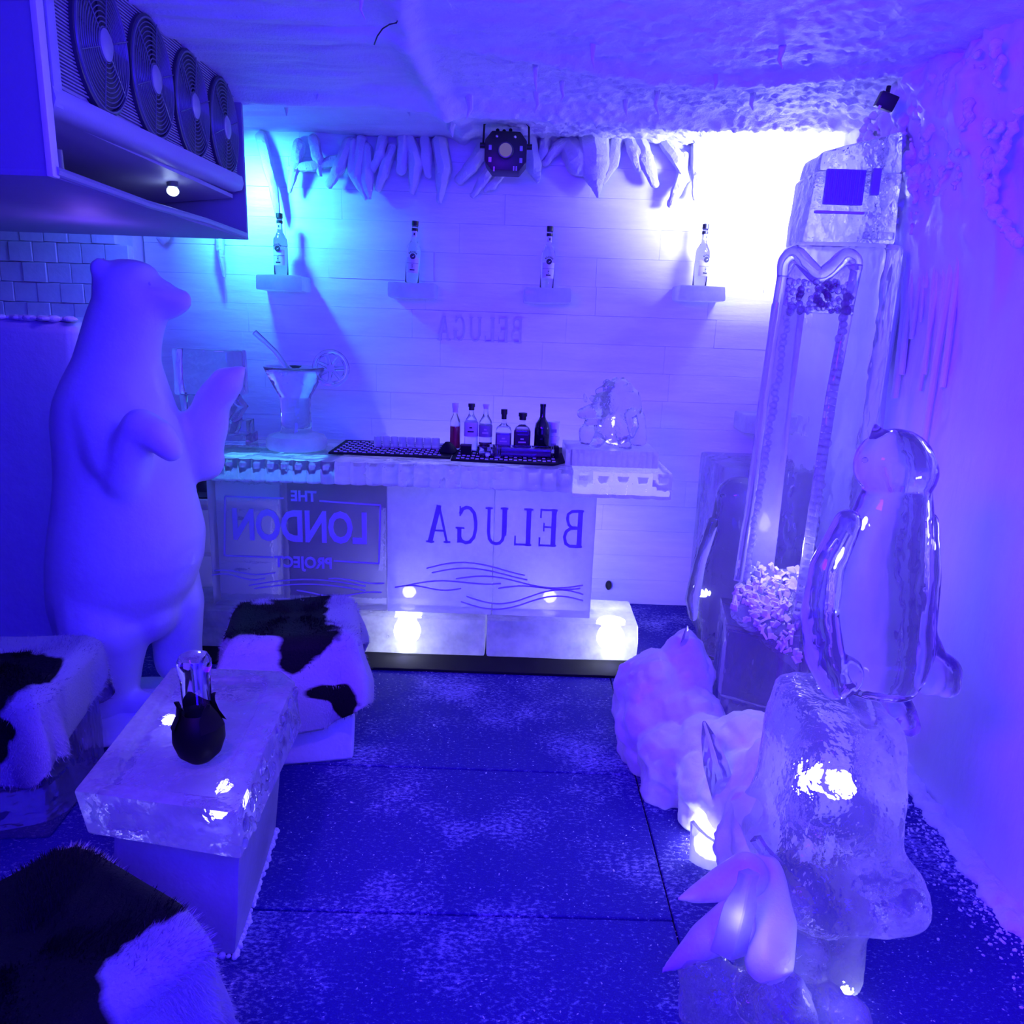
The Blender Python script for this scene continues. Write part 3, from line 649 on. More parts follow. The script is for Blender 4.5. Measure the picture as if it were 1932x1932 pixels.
# ================================================================== ICE BAR
bar = thing('ice_bar', 'long carved ice bar with fluted counter and mirrored lettering', 'bar counter', (-.4, 3.4, 0))
for x0, x1 in ((-1.62, -.84), (-.84, -.105), (-.1, .615)):
    MB().bx(x0 + .001, x1 - .001, 3.385, 3.72, .020, .205).build('base_block', M['bar_base'], bar, bevel=.012, sub=3, jit=(.005, 9))
xs = [-1.41, -1.07, -.58, -.08, .39]; panels = []
for i in range(4):
    panels.append(MB().bx(xs[i] + .0015, xs[i + 1] - .0015, 3.45, 3.60, .205, .872).build('front_panel', M['bar_clear' if i < 2 else 'bar_ice'], bar, bevel=.006))
YP = 3.4505
def word(parent, s, px0, px1, py, size, bold, mat):
    x0 = P(px0, py, YP).x; x1 = P(px1, py, YP).x; zc = P((px0 + px1) / 2, py, YP).z
    mb = text_mb(s, size, .01, True, bold); xsn = [v.x for v in mb.v]; k = (x1 - x0) / (max(xsn) - min(xsn)); m_ = (max(xsn) + min(xsn)) / 2
    for v in mb.v: v.x = (v.x - m_) * k
    move(mb, ((x0 + x1) / 2, YP, zc)).build('lettering', mat, parent, smooth=False)
word(panels[1], 'THE', 549, 597, 937, .068, .002, M['engrave'])
word(panels[1], 'LONDON', 440, 692, 996, .205, .006, M['engrave'])
word(panels[1], 'PROJECT', 518, 626, 1062, .075, .002, M['engrave'])
def line_px(parent, pts, wpx, mat, name='engraved_line', y=YP):
    MB().ribbon([(P(a, b, y).x, P(a, b, y).z) for a, b in pts], wpx * 3.45 / FPX, y - .005, y + .004).build(name, mat, parent)
for pts in ([(535, 940), (425, 936)], [(425, 936), (424, 1048)], [(424, 1048), (515, 1051)], [(603, 945), (718, 953)], [(718, 953), (715, 1063)], [(715, 1063), (630, 1058)]): line_px(panels[1], pts, 3, M['engrave'], 'engraved_frame')
serif_word('BELUGA', panels[2], M['engrave_dark'], P(806, 1000, YP).x, P(1100, 1000, YP).x, .555, .735, YP - .005, YP + .004)
def wave(parent, x0, x1, yb, amp, ph, slope=0, wv=1.0, wpx=2.2):
    line_px(parent, [(x0 + (x1 - x0) * i / 24, yb + slope * i / 24 - amp * math.sin(ph + wv * 2 * PI * i / 24)) for i in range(25)], wpx, M['engrave'], 'engraved_wave')
for a in ((805, 990, 1075, 14, .2, 0, .6), (815, 995, 1083, 12, .2, 2, .6), (765, 945, 1105, 6, 0, -10, .8), (860, 1100, 1092, 8, 0, 12, 1.0), (940, 1095, 1112, 5, .4, -6, .8), (880, 1100, 1128, 12, 2.9, -4, 1.0), (870, 1100, 1138, 12, 2.9, -2, 1.0), (745, 870, 1108, 4, 0, 2, 1)): wave(panels[2], *a)
for a in ((400, 500, 1085, 4, 0, 6, 1), (470, 690, 1104, 12, 0, 2, .5), (480, 690, 1110, 10, 0, 4, .5), (405, 520, 1078, 3, .5, 4, 1), (560, 720, 1118, 5, 2, 4, 1), (620, 725, 1095, 4, 1, 2, .7)): wave(panels[0] if a[1] < 520 else panels[1], *a)
def flute_slab(name, x0, x1, yf_, yb_, z0, z1, pitch, mat, parent, amp=.022):
    n = max(3, int((x1 - x0) / pitch)); poly = []
    for i in range(n):
        for j in range(6):
            t = j / 6; x = x0 + (x1 - x0) * (i + t) / n; poly.append((x, yf_ - amp * abs(math.sin(PI * t)) ** .6))
    poly += [(x1, yf_), (x1, yb_), (x0, yb_)]
    top = [(a, b + (.012 if b < yf_ + .02 else 0)) for a, b in poly]
    mb = MB(); mb.rings([[Vector((a, b, z0)) for a, b in poly], [Vector((a, b, z0 + .006)) for a, b in poly], [Vector((a, b, z1 - .014)) for a, b in poly], [Vector((a, b, z1)) for a, b in top]])
    return mb.build(name, mat, parent, angle=35)
flute_slab('counter_slab', -1.345, -.76, 3.2, 3.83, .872, .966, .058, M['counter'], bar)
flute_slab('counter_slab', -.757, .25, 3.195, 3.82, .874, .968, .064, M['counter'], bar)
flute_slab('counter_slab', .253, .672, 3.185, 3.60, .857, .965, .07, M['counter'], bar, .016)
for x in (-.49, .50):
    MB().lathe([(0, 0), (.065, 0), (.065, .02), (0, .02)], (x, 3.55, .09), 20, Matrix.Rotation(PI / 2, 4, 'X')).build('led_puck', M['glow_white'], bar)
    point('bar_base_led_light', (x, 3.36, .05), .35, LED, .03)
    point('bar_panel_led_light', (min(x, .2), 3.64, .26), 13, LED, .04)
tag(MB().bx(-1.6, .60, 3.24, 3.76, 0.0005, .013).build('black_sheet', M['blacksoft'], org=(-.5, 3.5, 0), bevel=.003), 'thin black sheet under the ice bar, showing as a dark strip', 'sheet')  # flat black layer below the base blocks, reaching out in front

for x0, x1, col, w_ in ((-1.30, -.85, (.08, .5, 1.0), 1.6), (-.80, .05, LED, 1.2), (.262, .662, LED, .5)):
    area('added_counter_glow', ((x0 + x1) / 2, 3.42, .862), ((x0 + x1) / 2, 3.42, 1.5), x1 - x0, w_, col, .38)  # added area lights below the slabs, they brighten the counter ice
# ---- behind the bar
cab = thing('white_cabinet', 'white panelled cabinet behind the left end of the bar', 'cabinet', (-1.55, 3.97, 0))
MB().bx(-1.80, -1.24, 3.87, 4.12, 0, .60).build('body', M['white'], cab, bevel=.006)
MB().bx(-1.82, -1.22, 3.85, 4.14, .60, .625).build('top', M['white'], cab, bevel=.004)
for a, b, c, d in ((-1.78, -1.53, .34, .57), (-1.51, -1.26, .34, .57), (-1.78, -1.53, .04, .32), (-1.51, -1.26, .04, .32)):
    dd = MB().bx(a, b, 3.858, 3.872, c, d).build('door', M['white'], cab, bevel=.004)
    MB().bx((a + b) / 2 - .03, (a + b) / 2 + .03, 3.848, 3.859, d - .04, d - .03).build('handle', M['grey'], dd)
fr_ = thing('bar_fridge', 'dark fridge seen through the lettered ice panel', 'fridge', (-.9, 4.0, 0))
MB().bx(-1.2, -.66, 3.9, 4.22, .02, .80).build('body', M['black'], fr_, bevel=.01)
d_ = MB().bx(-1.19, -.67, 3.885, 3.9, .05, .79).build('door', M['dark'], fr_, bevel=.006)
MB().bx(-.71, -.69, 3.868, 3.886, .3, .6).build('handle', M['grey'], d_)
for x in (-1.15, -.71): MB().lathe([(0, 0), (.02, 0), (.02, .025), (0, .025)], (x, 4.05, 0), 10).build('foot', M['black'], fr_)
hp = P(392, 946, 3.95); hp.z = .625
hat = thing('ice_bucket', 'black bucket with dark lid on the white cabinet, left of the bar', 'bucket', hp)
MB().lathe([(0, 0), (.075, 0), (.085, .01), (.06, .02), (.05, .03), (.058, .09), (0, .09)], hp, 20).build('bucket_body', M['dark'], hat)
MB().lathe([(0, .088), (.062, .088), (.05, .12), (.03, .15), (0, .155)], hp, 20).build('lid', M['black'], hat)

# ================================================================== ON THE BAR
ZC = .9695
# bar mats
def mat_thing(label, poly, x0, x1, y0, y1, rows, group):
    cx_ = (x0 + x1) / 2; m = MB().prism(poly, ZC, ZC + .009).build('bar_mat', M['blacksoft'], org=(cx_, y0, ZC), bevel=.002, seg=1)
    tag(m, label, 'bar mat', group)
    st = MB()
    for r in range(rows):
        yv = y0 + .035 + (y1 - y0 - .07) * r / max(1, rows - 1); n = int((x1 - x0 - .05) / .021)
        for i in range(n):
            xv = x0 + .03 + i * .021; st.box((xv, yv + (.008 if i % 2 else -.008), ZC + .0105), (.014, .011, .004))
    tag(st.build('studs', M['label'], m, smooth=False), kind='stuff')
    return m
mat_thing('long black rubber bar mat with pale studs under the shot glasses', [(-.825, 3.37), (-.28, 3.345), (-.28, 3.73), (-.83, 3.75)], -.825, -.29, 3.36, 3.72, 6, 'bar mats on the counter')
mat_thing('black bar mat with pale studs under the liquor bottles', [(-.275, 3.30), (.17, 3.26), (.24, 3.36), (.24, 3.74), (-.275, 3.72)], -.275, .23, 3.29, 3.71, 6, 'bar mats on the counter')
# shot glasses of ice
g0 = None
names = ['first', 'second', 'third', 'fourth', 'fifth', 'sixth', 'seventh', 'eighth']
for i in range(8):
    px = 713 + i * 15.6; p = P(px, 843, 3.56); x = p.x
    if g0 is None:
        pr = [(0, 0), (.017, 0), (.0185, .004), (.0185, .05), (.0125, .05), (.0125, .018), (0, .018)]
        g0 = MB().lathe(pr, (0, 0, 0), 12).build('shot_glass', M['bar_ice'], org=(0, 0, 0)); g = g0
    else: g = g0.copy(); C.objects.link(g)
    g.location = (x, 3.56, ZC + .009); g.rotation_euler = (0, 0, i * .4)
    tag(g, f'{names[i]} ice shot glass from the left in the row on the bar mat', 'shot glass', 'ice shot glasses in a row')

def bottle(label, px, w, h, prof, glass, liq=None, liqh=0, stop=None, lab=None, y=3.58, square=False):
    p = P(px, 852, y); b = Vector((p.x, y, ZC + .009)); r = thing('liquor_bottle', label, 'bottle', b, 'liquor bottles on the bar')
    n = 4 if square else 20; rot = Matrix.Rotation(PI / 4, 4, 'Z') if square else None; k = 1.38 if square else 1
    pr = [(a * w * (k if c < .62 else 1), c * h) for a, c in prof]
    MB().lathe(pr, b, 20 if not square else 20).build('bottle_glass', glass, r) if not square else MB().rings([[b + Vector((math.copysign(abs(math.cos(t)) ** .35, math.cos(t)) * a * w, math.copysign(abs(math.sin(t)) ** .35, math.sin(t)) * a * w * .7, c * h)) for t in [2 * PI * j / 24 for j in range(24)]] for a, c in [(max(a, .01), c) for a, c in prof]]).build('bottle_glass', glass, r)
    if liq:
        if square: MB().box(b + Vector((0, 0, .006 + liqh * h / 2)), (1.72 * w, 1.15 * w, liqh * h)).build('liquor', liq, r, bevel=.004)
        else: MB().lathe([(0, .006), (.88 * w, .006), (.88 * w, liqh * h), (0, liqh * h)], b, 20).build('liquor', liq, r)
    if stop:
        m_, sw, s0, s1 = stop
        MB().lathe([(0, s0 * h), (sw * .8, s0 * h), (sw * .8, (s0 + s1) / 2 * h), (sw, (s0 + s1) / 2 * h), (sw, s1 * h), (0, s1 * h)], b, 14).build('stopper', m_, r)
    if lab:
        m_, z0, z1 = lab; yy_ = b.y - (w * .7 if square else w) - .0012
        l_ = MB().bx(b.x - w * .82, b.x + w * .82, yy_ - .001, yy_, b.z + z0 * h, b.z + z1 * h).build('label', m_, r) if square else MB().lathe([(w * 1.01, z0 * h), (w * 1.03, z0 * h), (w * 1.03, z1 * h), (w * 1.01, z1 * h)], b, 20).build('label', m_, r)
        c_ = M['label'] if m_ is not M['label'] else M['label_dark']
        for q, ww_ in ((.66, .2), (.38, .45)):
            zq = b.z + (z0 + (z1 - z0) * q) * h; yq = b.y - (w * .7 if square else w * 1.03) - .003
            MB().bx(b.x - w * ww_, b.x + w * ww_, yq - .001, yq + .002, zq - .003, zq + .003).build('print_line', c_, l_)
    return r
PB = [(0, 0), (.92, 0), (1, .02), (1, .55), (.9, .64), (.5, .74), (.34, .8), (.34, .95), (0, .95)]
bottle('slim bottle half full of red liquor with a round pale stopper', 858, .024, .215, PB, M['glass'], M['liquor_red'], .5, (M['white'], .016, .8, 1.0))
bottle('clear bottle with a white label and black cap, second from the left', 888, .032, .215, PB, M['glass'], None, 0, (M['black'], .016, .86, 1.0), (M['label'], .3, .6))
bottle('clear bottle with dark liquor at the bottom and a pale capped cork', 915, .031, .215, PB, M['glass'], M['liquor_dark'], .18, (M['white'], .015, .9, 1.0), (M['label_grey'], .3, .55))
bottle('square shouldered violet tinted bottle with a tall black stopper', 949, .037, .185, [(0, 0), (.95, 0), (1, .02), (1, .5), (.86, .6), (.36, .68), (.3, .74), (.3, .88), (0, .88)], M['glass'], M['liquor_violet'], .42, (M['black'], .015, .8, 1.05), (M['label_grey'], .16, .42), square=True)
bottle('square bottle of dark liquor with a wide black stopper', 984, .039, .172, [(0, 0), (.95, 0), (1, .02), (1, .56), (.8, .66), (.36, .73), (.32, .78), (.32, .9), (0, .9)], M['glass'], M['liquor_dark'], .55, (M['black'], .020, .86, 1.05), (M['label_dark'], .16, .46), square=True)
bottle('tall opaque black wine bottle at right end of the bar bottles', 1021, .036, .225, [(0, 0), (.92, 0), (1, .02), (1, .48), (.85, .6), (.5, .68), (.36, .74), (.36, .94), (.4, .945), (.4, 1.0), (0, 1.0)], M['green_glass'])
for k, (zz_, lb_) in enumerate(((0, 'white lidded plastic tub, lower one of two behind the black wine bottle'), (.068, 'white lidded plastic tub, upper one stacked behind the black wine bottle'))):
    p = P(1043, 850, 3.66); b = Vector((p.x, 3.66, ZC + .009 + zz_))
    tb = thing('plastic_tub', lb_, 'tub', b, 'stacked white tubs')
    MB().lathe([(0, 0), (.024, 0), (.027, .05), (0, .05)], b, 20).build('tub_body', M['white'], tb)
    MB().lathe([(0, .05), (.03, .05), (.03, .067), (0, .067)], b, 20).build('lid', M['white'], tb)
    MB().bx(b.x - .012, b.x + .012, b.y - .0275, b.y - .024, b.z + .018, b.z + .034).build('label', M['label_grey'], tb)
p = P(846, 862, 3.46); b = Vector((p.x, 3.46, ZC + .009))
pc = MB().lathe([(0, 0), (.04, 0), (.045, .01), (.03, .03), (.012, .05), (0, .052)], b, 16).jitter(.012, 20).build('folded_cloth', M['blacksoft'], org=b)
tag(pc, 'crumpled black cloth on the bar mat in front of the red bottle', 'cloth')
p = P(879, 862, 3.42); b = Vector((p.x, 3.42, ZC + .011))
bc = tag(MB().bx(b.x - .024, b.x + .024, b.y - .02, b.y + .02, b.z, b.z + .045).build('black_box', M['blacksoft'], org=b, bevel=.006), 'small black box on the bar mat, in front of the clear bottles', 'box')
MB().bx(b.x - .025, b.x + .025, b.y - .021, b.y + .021, b.z + .038, b.z + .046).build('lid', M['black'], bc, bevel=.003)
p = P(960, 866, 3.42); b = Vector((p.x, 3.43, ZC + .011))
tr = thing('bar_caddy', 'low clear caddy with dark contents in front of the liquor bottles', 'caddy', b)
x0, x1 = P(902, 866, 3.43).x, P(1046, 866, 3.43).x
for q in ((x0, x1, 3.39, 3.395, 0, .042), (x0, x1, 3.475, 3.48, 0, .042), (x0, x0 + .005, 3.395, 3.475, 0, .042), (x1 - .005, x1, 3.395, 3.475, 0, .042)):
    MB().bx(q[0], q[1], q[2], q[3], b.z + q[4], b.z + q[5]).build('wall', M['glass'], tr, bevel=.001)
MB().bx(x0, x1, 3.39, 3.48, b.z, b.z + .003).build('tray', M['glass'], tr)
MB().bx(x0 + .07, x1 - .02, 3.40, 3.47, b.z + .004, b.z + .034).jitter(.006, 30).build('napkins', M['liquor_dark'], tr, bevel=.005)
MB().bx(x1 - .004, x1 + .018, 3.41, 3.46, b.z, b.z + .05).build('divider', M['blacksoft'], tr, bevel=.003)
p = P(938, 868, 3.36); b = Vector((p.x, 3.36, ZC + .011))
tag(MB().lathe([(0, 0), (.014, 0), (.017, .055), (.0145, .055), (.012, .012), (0, .012)], b, 16).build('tall_shot_glass', M['glass'], org=b), 'clear shot glass standing alone in front of the caddy', 'shot glass')

# ---- ice cocktail glass sculpture
cgx = P(560, 830, 3.50).x; cb = Vector((cgx, 3.50, ZC))
cg = thing('cocktail_glass_sculpture', 'large ice cocktail glass with straw and citrus wheel on the bar', 'ice sculpture', cb)
MB().lathe([(0, 0), (.128, 0), (.136, .012), (.136, .04), (.125, .06), (.08, .075), (0, .076)], cb, 40).build('foot', M['bar_ice'], cg)
MB().lathe([(0, .075), (.074, .075), (.069, .09), (.067, .2), (.069, .235), (0, .236)], cb, 32).build('stem', M['sculpt'], cg)
MB().lathe([(0, .235), (.07, .235), (.10, .29), (.128, .35), (.136, .368), (.128, .37), (.115, .362), (0, .358)], cb, 40).build('bowl', M['sculpt'], cg)
MB().tube([P(543, 700, 3.5), P(538, 690, 3.5), P(520, 665, 3.5), P(500, 645, 3.5), P(480, 627, 3.5)], [.012, .012, .012, .012, .013], 14).build('straw', M['sculpt'], cg)
wc = P(624, 695, 3.5); wheel = MB()
wheel.tube([wc + Vector((.076 * math.cos(2 * PI * j / 36), 0, .076 * math.sin(2 * PI * j / 36))) for j in range(37)], .008, 8, cap=False).build('citrus_rind', M['sculpt'], cg)
for j in range(7):
    a0 = j * 2 * PI / 7 + .15; a1 = a0 + 2 * PI / 7 - .2
    pts = [(.018, (a0 + a1) / 2), (.06, a0), (.064, (a0 + a1) / 2), (.06, a1), (.018, (a0 + a1) / 2)]
    MB().tube([wc + Vector((r_ * math.cos(a), 0, r_ * math.sin(a))) for r_, a in pts], .0042, 6).build('citrus_segment', M['sculpt'], cg)
MB().lathe([(0, 0), (.068, 0), (.068, .008), (0, .008)], wc + Vector((0, .004, 0)), 30, Matrix.Rotation(PI / 2, 4, 'X')).build('citrus_disc', M['sculpt'], cg)
dp = P(558, 694, 3.5)
MB().lathe([(0, 0), (.012, .001), (.026, .012), (.027, .014), (.012, .004), (0, .003)], dp + Vector((0, 0, -.004)), 18).build('dark_dish', M['dark'], cg)
# ---- clear block at bar's left end
bl = thing('ice_block_sculpture', 'upright clear ice slab at the left end of the bar, behind the paw', 'ice sculpture', (-1.36, 3.62, ZC))
a, b_ = P(330, 657, 3.6), P(447, 657, 3.6); zt = a.z
MB().prism([(a.x, 3.56), (b_.x - .03, 3.54), (b_.x + .02, 3.60), (b_.x + .01, 3.70), (a.x + .01, 3.70)], ZC + .22, zt).build('slab', M['sculpt'], bl, bevel=.012, sub=1, jit=(.006, 10))
MB().prism([(a.x + .02, 3.57), (b_.x - .05, 3.55), (b_.x - .02, 3.69), (a.x + .02, 3.69)], ZC + .04, ZC + .225).build('lower_slab', M['sculpt'], bl, bevel=.01, sub=1, jit=(.008, 10))
MB().tube([(b_.x - .03, 3.6, ZC + .22), (b_.x + .015, 3.6, ZC + .17), (b_.x - .02, 3.6, ZC + .12), (b_.x - .05, 3.6, ZC + .1)], [.03, .026, .022, .015], 12).build('scroll', M['sculpt'], bl)
MB().bx(a.x - .01, b_.x + .045, 3.53, 3.71, ZC - .002, ZC + .045).build('foot', M['sculpt'], bl, bevel=.008)
MB().prism([(b_.x - .02, 3.56), (b_.x + .045, 3.55), (b_.x + .045, 3.66), (b_.x - .02, 3.66)], ZC + .04, ZC + .11, [(b_.x + .01, 3.56), (b_.x + .045, 3.55), (b_.x + .045, 3.66), (b_.x + .01, 3.66)]).build('wedge', M['sculpt'], bl, bevel=.004)
# ---- lion on a fluted slab
li = thing('lion_sculpture', 'clear ice lion with flowing mane on the right end of the bar', 'ice sculpture', (.43, 3.45, ZC + .075))
fs = flute_slab('ice_plinth', .225, .625, 3.29, 3.58, ZC + .0005, ZC + .07, .026, M['bar_ice'], None, .006)
tag(fs, 'fluted ice slab under the lion on the bar', 'ice plinth')
YLn = 3.44; k = YLn * 1.02 / FPX
def L(px, py, dy=0): return P(px, py, YLn + dy)
lb_ = MB()
lb_.ell(L(1160, 800), (.085, .07, .10)); lb_.ell(L(1175, 760), (.085, .075, .085)); lb_.limb([L(1150, 790, -.03), L(1130, 830, -.06), L(1120, 850, -.08)], [.042, .03, .028])
lb_.limb([L(1170, 790, -.04), L(1175, 825, -.07), L(1180, 850, -.09)], [.042, .032, .03]); lb_.limb([L(1195, 790, .05), L(1202, 830, .03), L(1200, 850, .02)], [.055, .045, .035])
lb_.limb([L(1110, 815, .02), L(1108, 840, .01), L(1105, 850, -.01)], [.045, .035, .028])
lb_.ell(L(1145, 762, -.05), (.06, .055, .055)); lb_.limb([L(1135, 772, -.08), L(1110, 778, -.10), L(1098, 780, -.105)], [.042, .032, .024]); lb_.limb([L(1130, 792, -.08), L(1108, 798, -.09)], [.022, .016])
lb_.ell(L(1118, 752, -.05), .016); lb_.limb([L(1105, 755, -.02), L(1102, 742, -.02)], [.012, .005])
random.seed(3)
for i in range(34):
    a_ = random.uniform(-.3, 2.6); r0 = random.uniform(.02, .05); s0 = L(1158, 752, random.uniform(-.06, .06)) + Vector((r0 * math.cos(a_), 0, r0 * math.sin(a_)))
    d0 = Vector((math.cos(a_ - .5), random.uniform(-.3, .3), math.sin(a_) * .8)); e1 = s0 + d0 * .045; e2 = e1 + Vector((.03, random.uniform(-.02, .02), -.035 - random.random() * .05))
    lb_.limb([s0, e1, e2], [.02, .015, .006], 8)
for i in range(12):
    s0 = L(1180 + random.uniform(-10, 20), 765 + random.uniform(0, 20), random.uniform(-.07, .04)); lb_.limb([s0, s0 + Vector((.015, -.01, -.05)), s0 + Vector((.005, -.02, -.10))], [.018, .016, .006], 8)
lb_.limb([L(1128, 738, -.05), L(1150, 728, -.05), L(1175, 724, -.03), L(1200, 745, -.02), L(1208, 775, 0)], [.014, .02, .024, .02, .012], 8)
for v in lb_.v: v.z = max(v.z, ZC + .0715)
o = lb_.build('lion_body', M['lion_ice'], li); remesh(o, .0065, 4)
MB().ell(L(1140, 762, -.104), (.006, .004, .006), n=8, m=6).build('eye', M['sculpt'], li)

point('added_lion_sparkle', (.46, 3.57, ZC + .16), .5, LED, .016)  # added point behind the lion, refracts as sparkles
point('added_glass_sparkle', (cgx + .03, 3.66, ZC + .12), .25, (.15, .4, 1.0), .014)  # added point behind the cocktail glass for bright glints in its ice
# ================================================================== POLAR BEAR
YBR = 2.78
br = thing('polar_bear_sculpture', 'tall frosted ice polar bear standing upright and facing right', 'ice sculpture', (-1.45, YBR, 0))
def B(px, py, dy=0): return P(px, py, YBR + dy)
prof = [(548, 186, 300), (575, 172, 316), (605, 162, 312), (640, 152, 303), (680, 140, 300), (720, 122, 311), (760, 108, 325), (800, 105, 338), (850, 110, 348), (900, 113, 356), (950, 110, 370), (1000, 104, 382), (1050, 99, 379), (1100, 98, 362), (1140, 100, 335), (1170, 106, 300), (1200, 112, 270)]
mb = MB(); rs = []
for py, l, r in prof:
    a, b = B(l, py), B(r, py); c = (a + b) / 2; hw = (b - a).length / 2; dep = hw * (.84 if py > 700 else .74)
    rs.append([c + Vector((hw * math.cos(t), dep * math.sin(t), 0)) for t in [2 * PI * j / 28 for j in range(28)]])
mb.rings(rs)
s_ = 2.78 * 1.0 / FPX
mb.ell(B(240, 552), (.118, .10, .115)); mb.ell(B(252, 524), (.09, .085, .062)); mb.ell(B(212, 530), (.05, .07, .06))
mb.limb([B(262, 552), B(305, 560), B(332, 568), B(344, 570)], [.088, .062, .047, .036]); mb.limb([B(290, 585), B(325, 588), B(338, 588)], [.05, .028, .02])
mb.ell(B(187, 507, -.05), (.034, .03, .040)); mb.ell(B(196, 498, .08), (.022, .02, .026)); mb.ell(B(353, 556), (.016, .022, .016))
mb.limb([B(205, 790, -.07), B(222, 860, -.13), B(236, 912, -.15)], [.13, .11, .075])
mb.limb([B(236, 905, -.16), B(248, 850, -.19), B(266, 808, -.21)], [.075, .072, .068]); mb.limb([B(266, 806, -.215), B(298, 822, -.23), B(322, 848, -.235)], [.066, .060, .045])
mb.limb([B(330, 845, .1), B(383, 868, .12), B(394, 800, .12), B(398, 762, .12)], [.07, .084, .074, .066]); mb.limb([B(398, 762, .12), B(428, 722, .12), B(446, 706, .12)], [.068, .062, .034]); mb.limb([B(380, 780, .12), B(352, 812, .1)], [.05, .05])
for a_, b_ in ((458, 694), (455, 704), (446, 696)): mb.ell(B(a_, b_, .12), (.017, .02, .015))
mb.limb([B(192, 1110, -.05), B(200, 1180, -.09), B(198, 1250, -.09), B(196, 1310, -.08)], [.17, .165, .135, .125]); mb.limb([B(205, 1322, -.09), B(262, 1326, -.11), B(298, 1322, -.11)], [.06, .05, .03])
mb.limb([B(300, 1080, .10), B(330, 1140, .12), B(335, 1215, .12), B(337, 1245, .12)], [.15, .115, .095, .095]); mb.limb([B(340, 1255, .12), B(385, 1262, .12)], [.045, .03])
mb.ell(B(275, 1150, -.02), (.12, .13, .13))
o = mb.build('bear_body', M['bear'], br); remesh(o, .012, 14, None)
eb = MB(); eb.ell((-1.47, 2.77, .0), (.36, .29, .085), n=28, m=10); eb.ell((-1.25, 2.95, .0), (.19, .2, .07), n=20, m=8); eb.limb([(-1.62, 2.7, .05), (-1.3, 2.72, .06)], [.08, .08])
for v in eb.v: v.z = max(v.z, 0.001)
o = eb.build('base_mound', M['bear'], br); remesh(o, .018, 8)
MB().ell(B(283, 535, -.088), (.006, .004, .006), n=8, m=6).build('eye', M['bear'], br)
# ---- big frosted block behind it, left
pb = thing('ice_partition', 'large smooth frosted ice block standing left of the bear', 'ice block', (-2.2, 3.3, 0))
o = MB().prism([(-2.95, 3.15), (-1.80, 3.12), (-1.80, 3.6), (-2.95, 3.6)], 0, 1.515, [(-2.95, 3.16), (-1.77, 3.13), (-1.78, 3.6), (-2.95, 3.6)]).build('block', M['block_frost'], pb, bevel=.07, seg=4, sub=2, jit=(.02, 3))
fm = MB()
for i in range(26):
    x = -2.4 + i * .024; fm.ell((x, 3.17 + random.uniform(-.02, .04), 1.515), (.03, .03, random.uniform(.006, .016)), n=8, m=6)
tag(fm.build('frost_crust', M['rime'], pb, angle=None), kind='stuff')

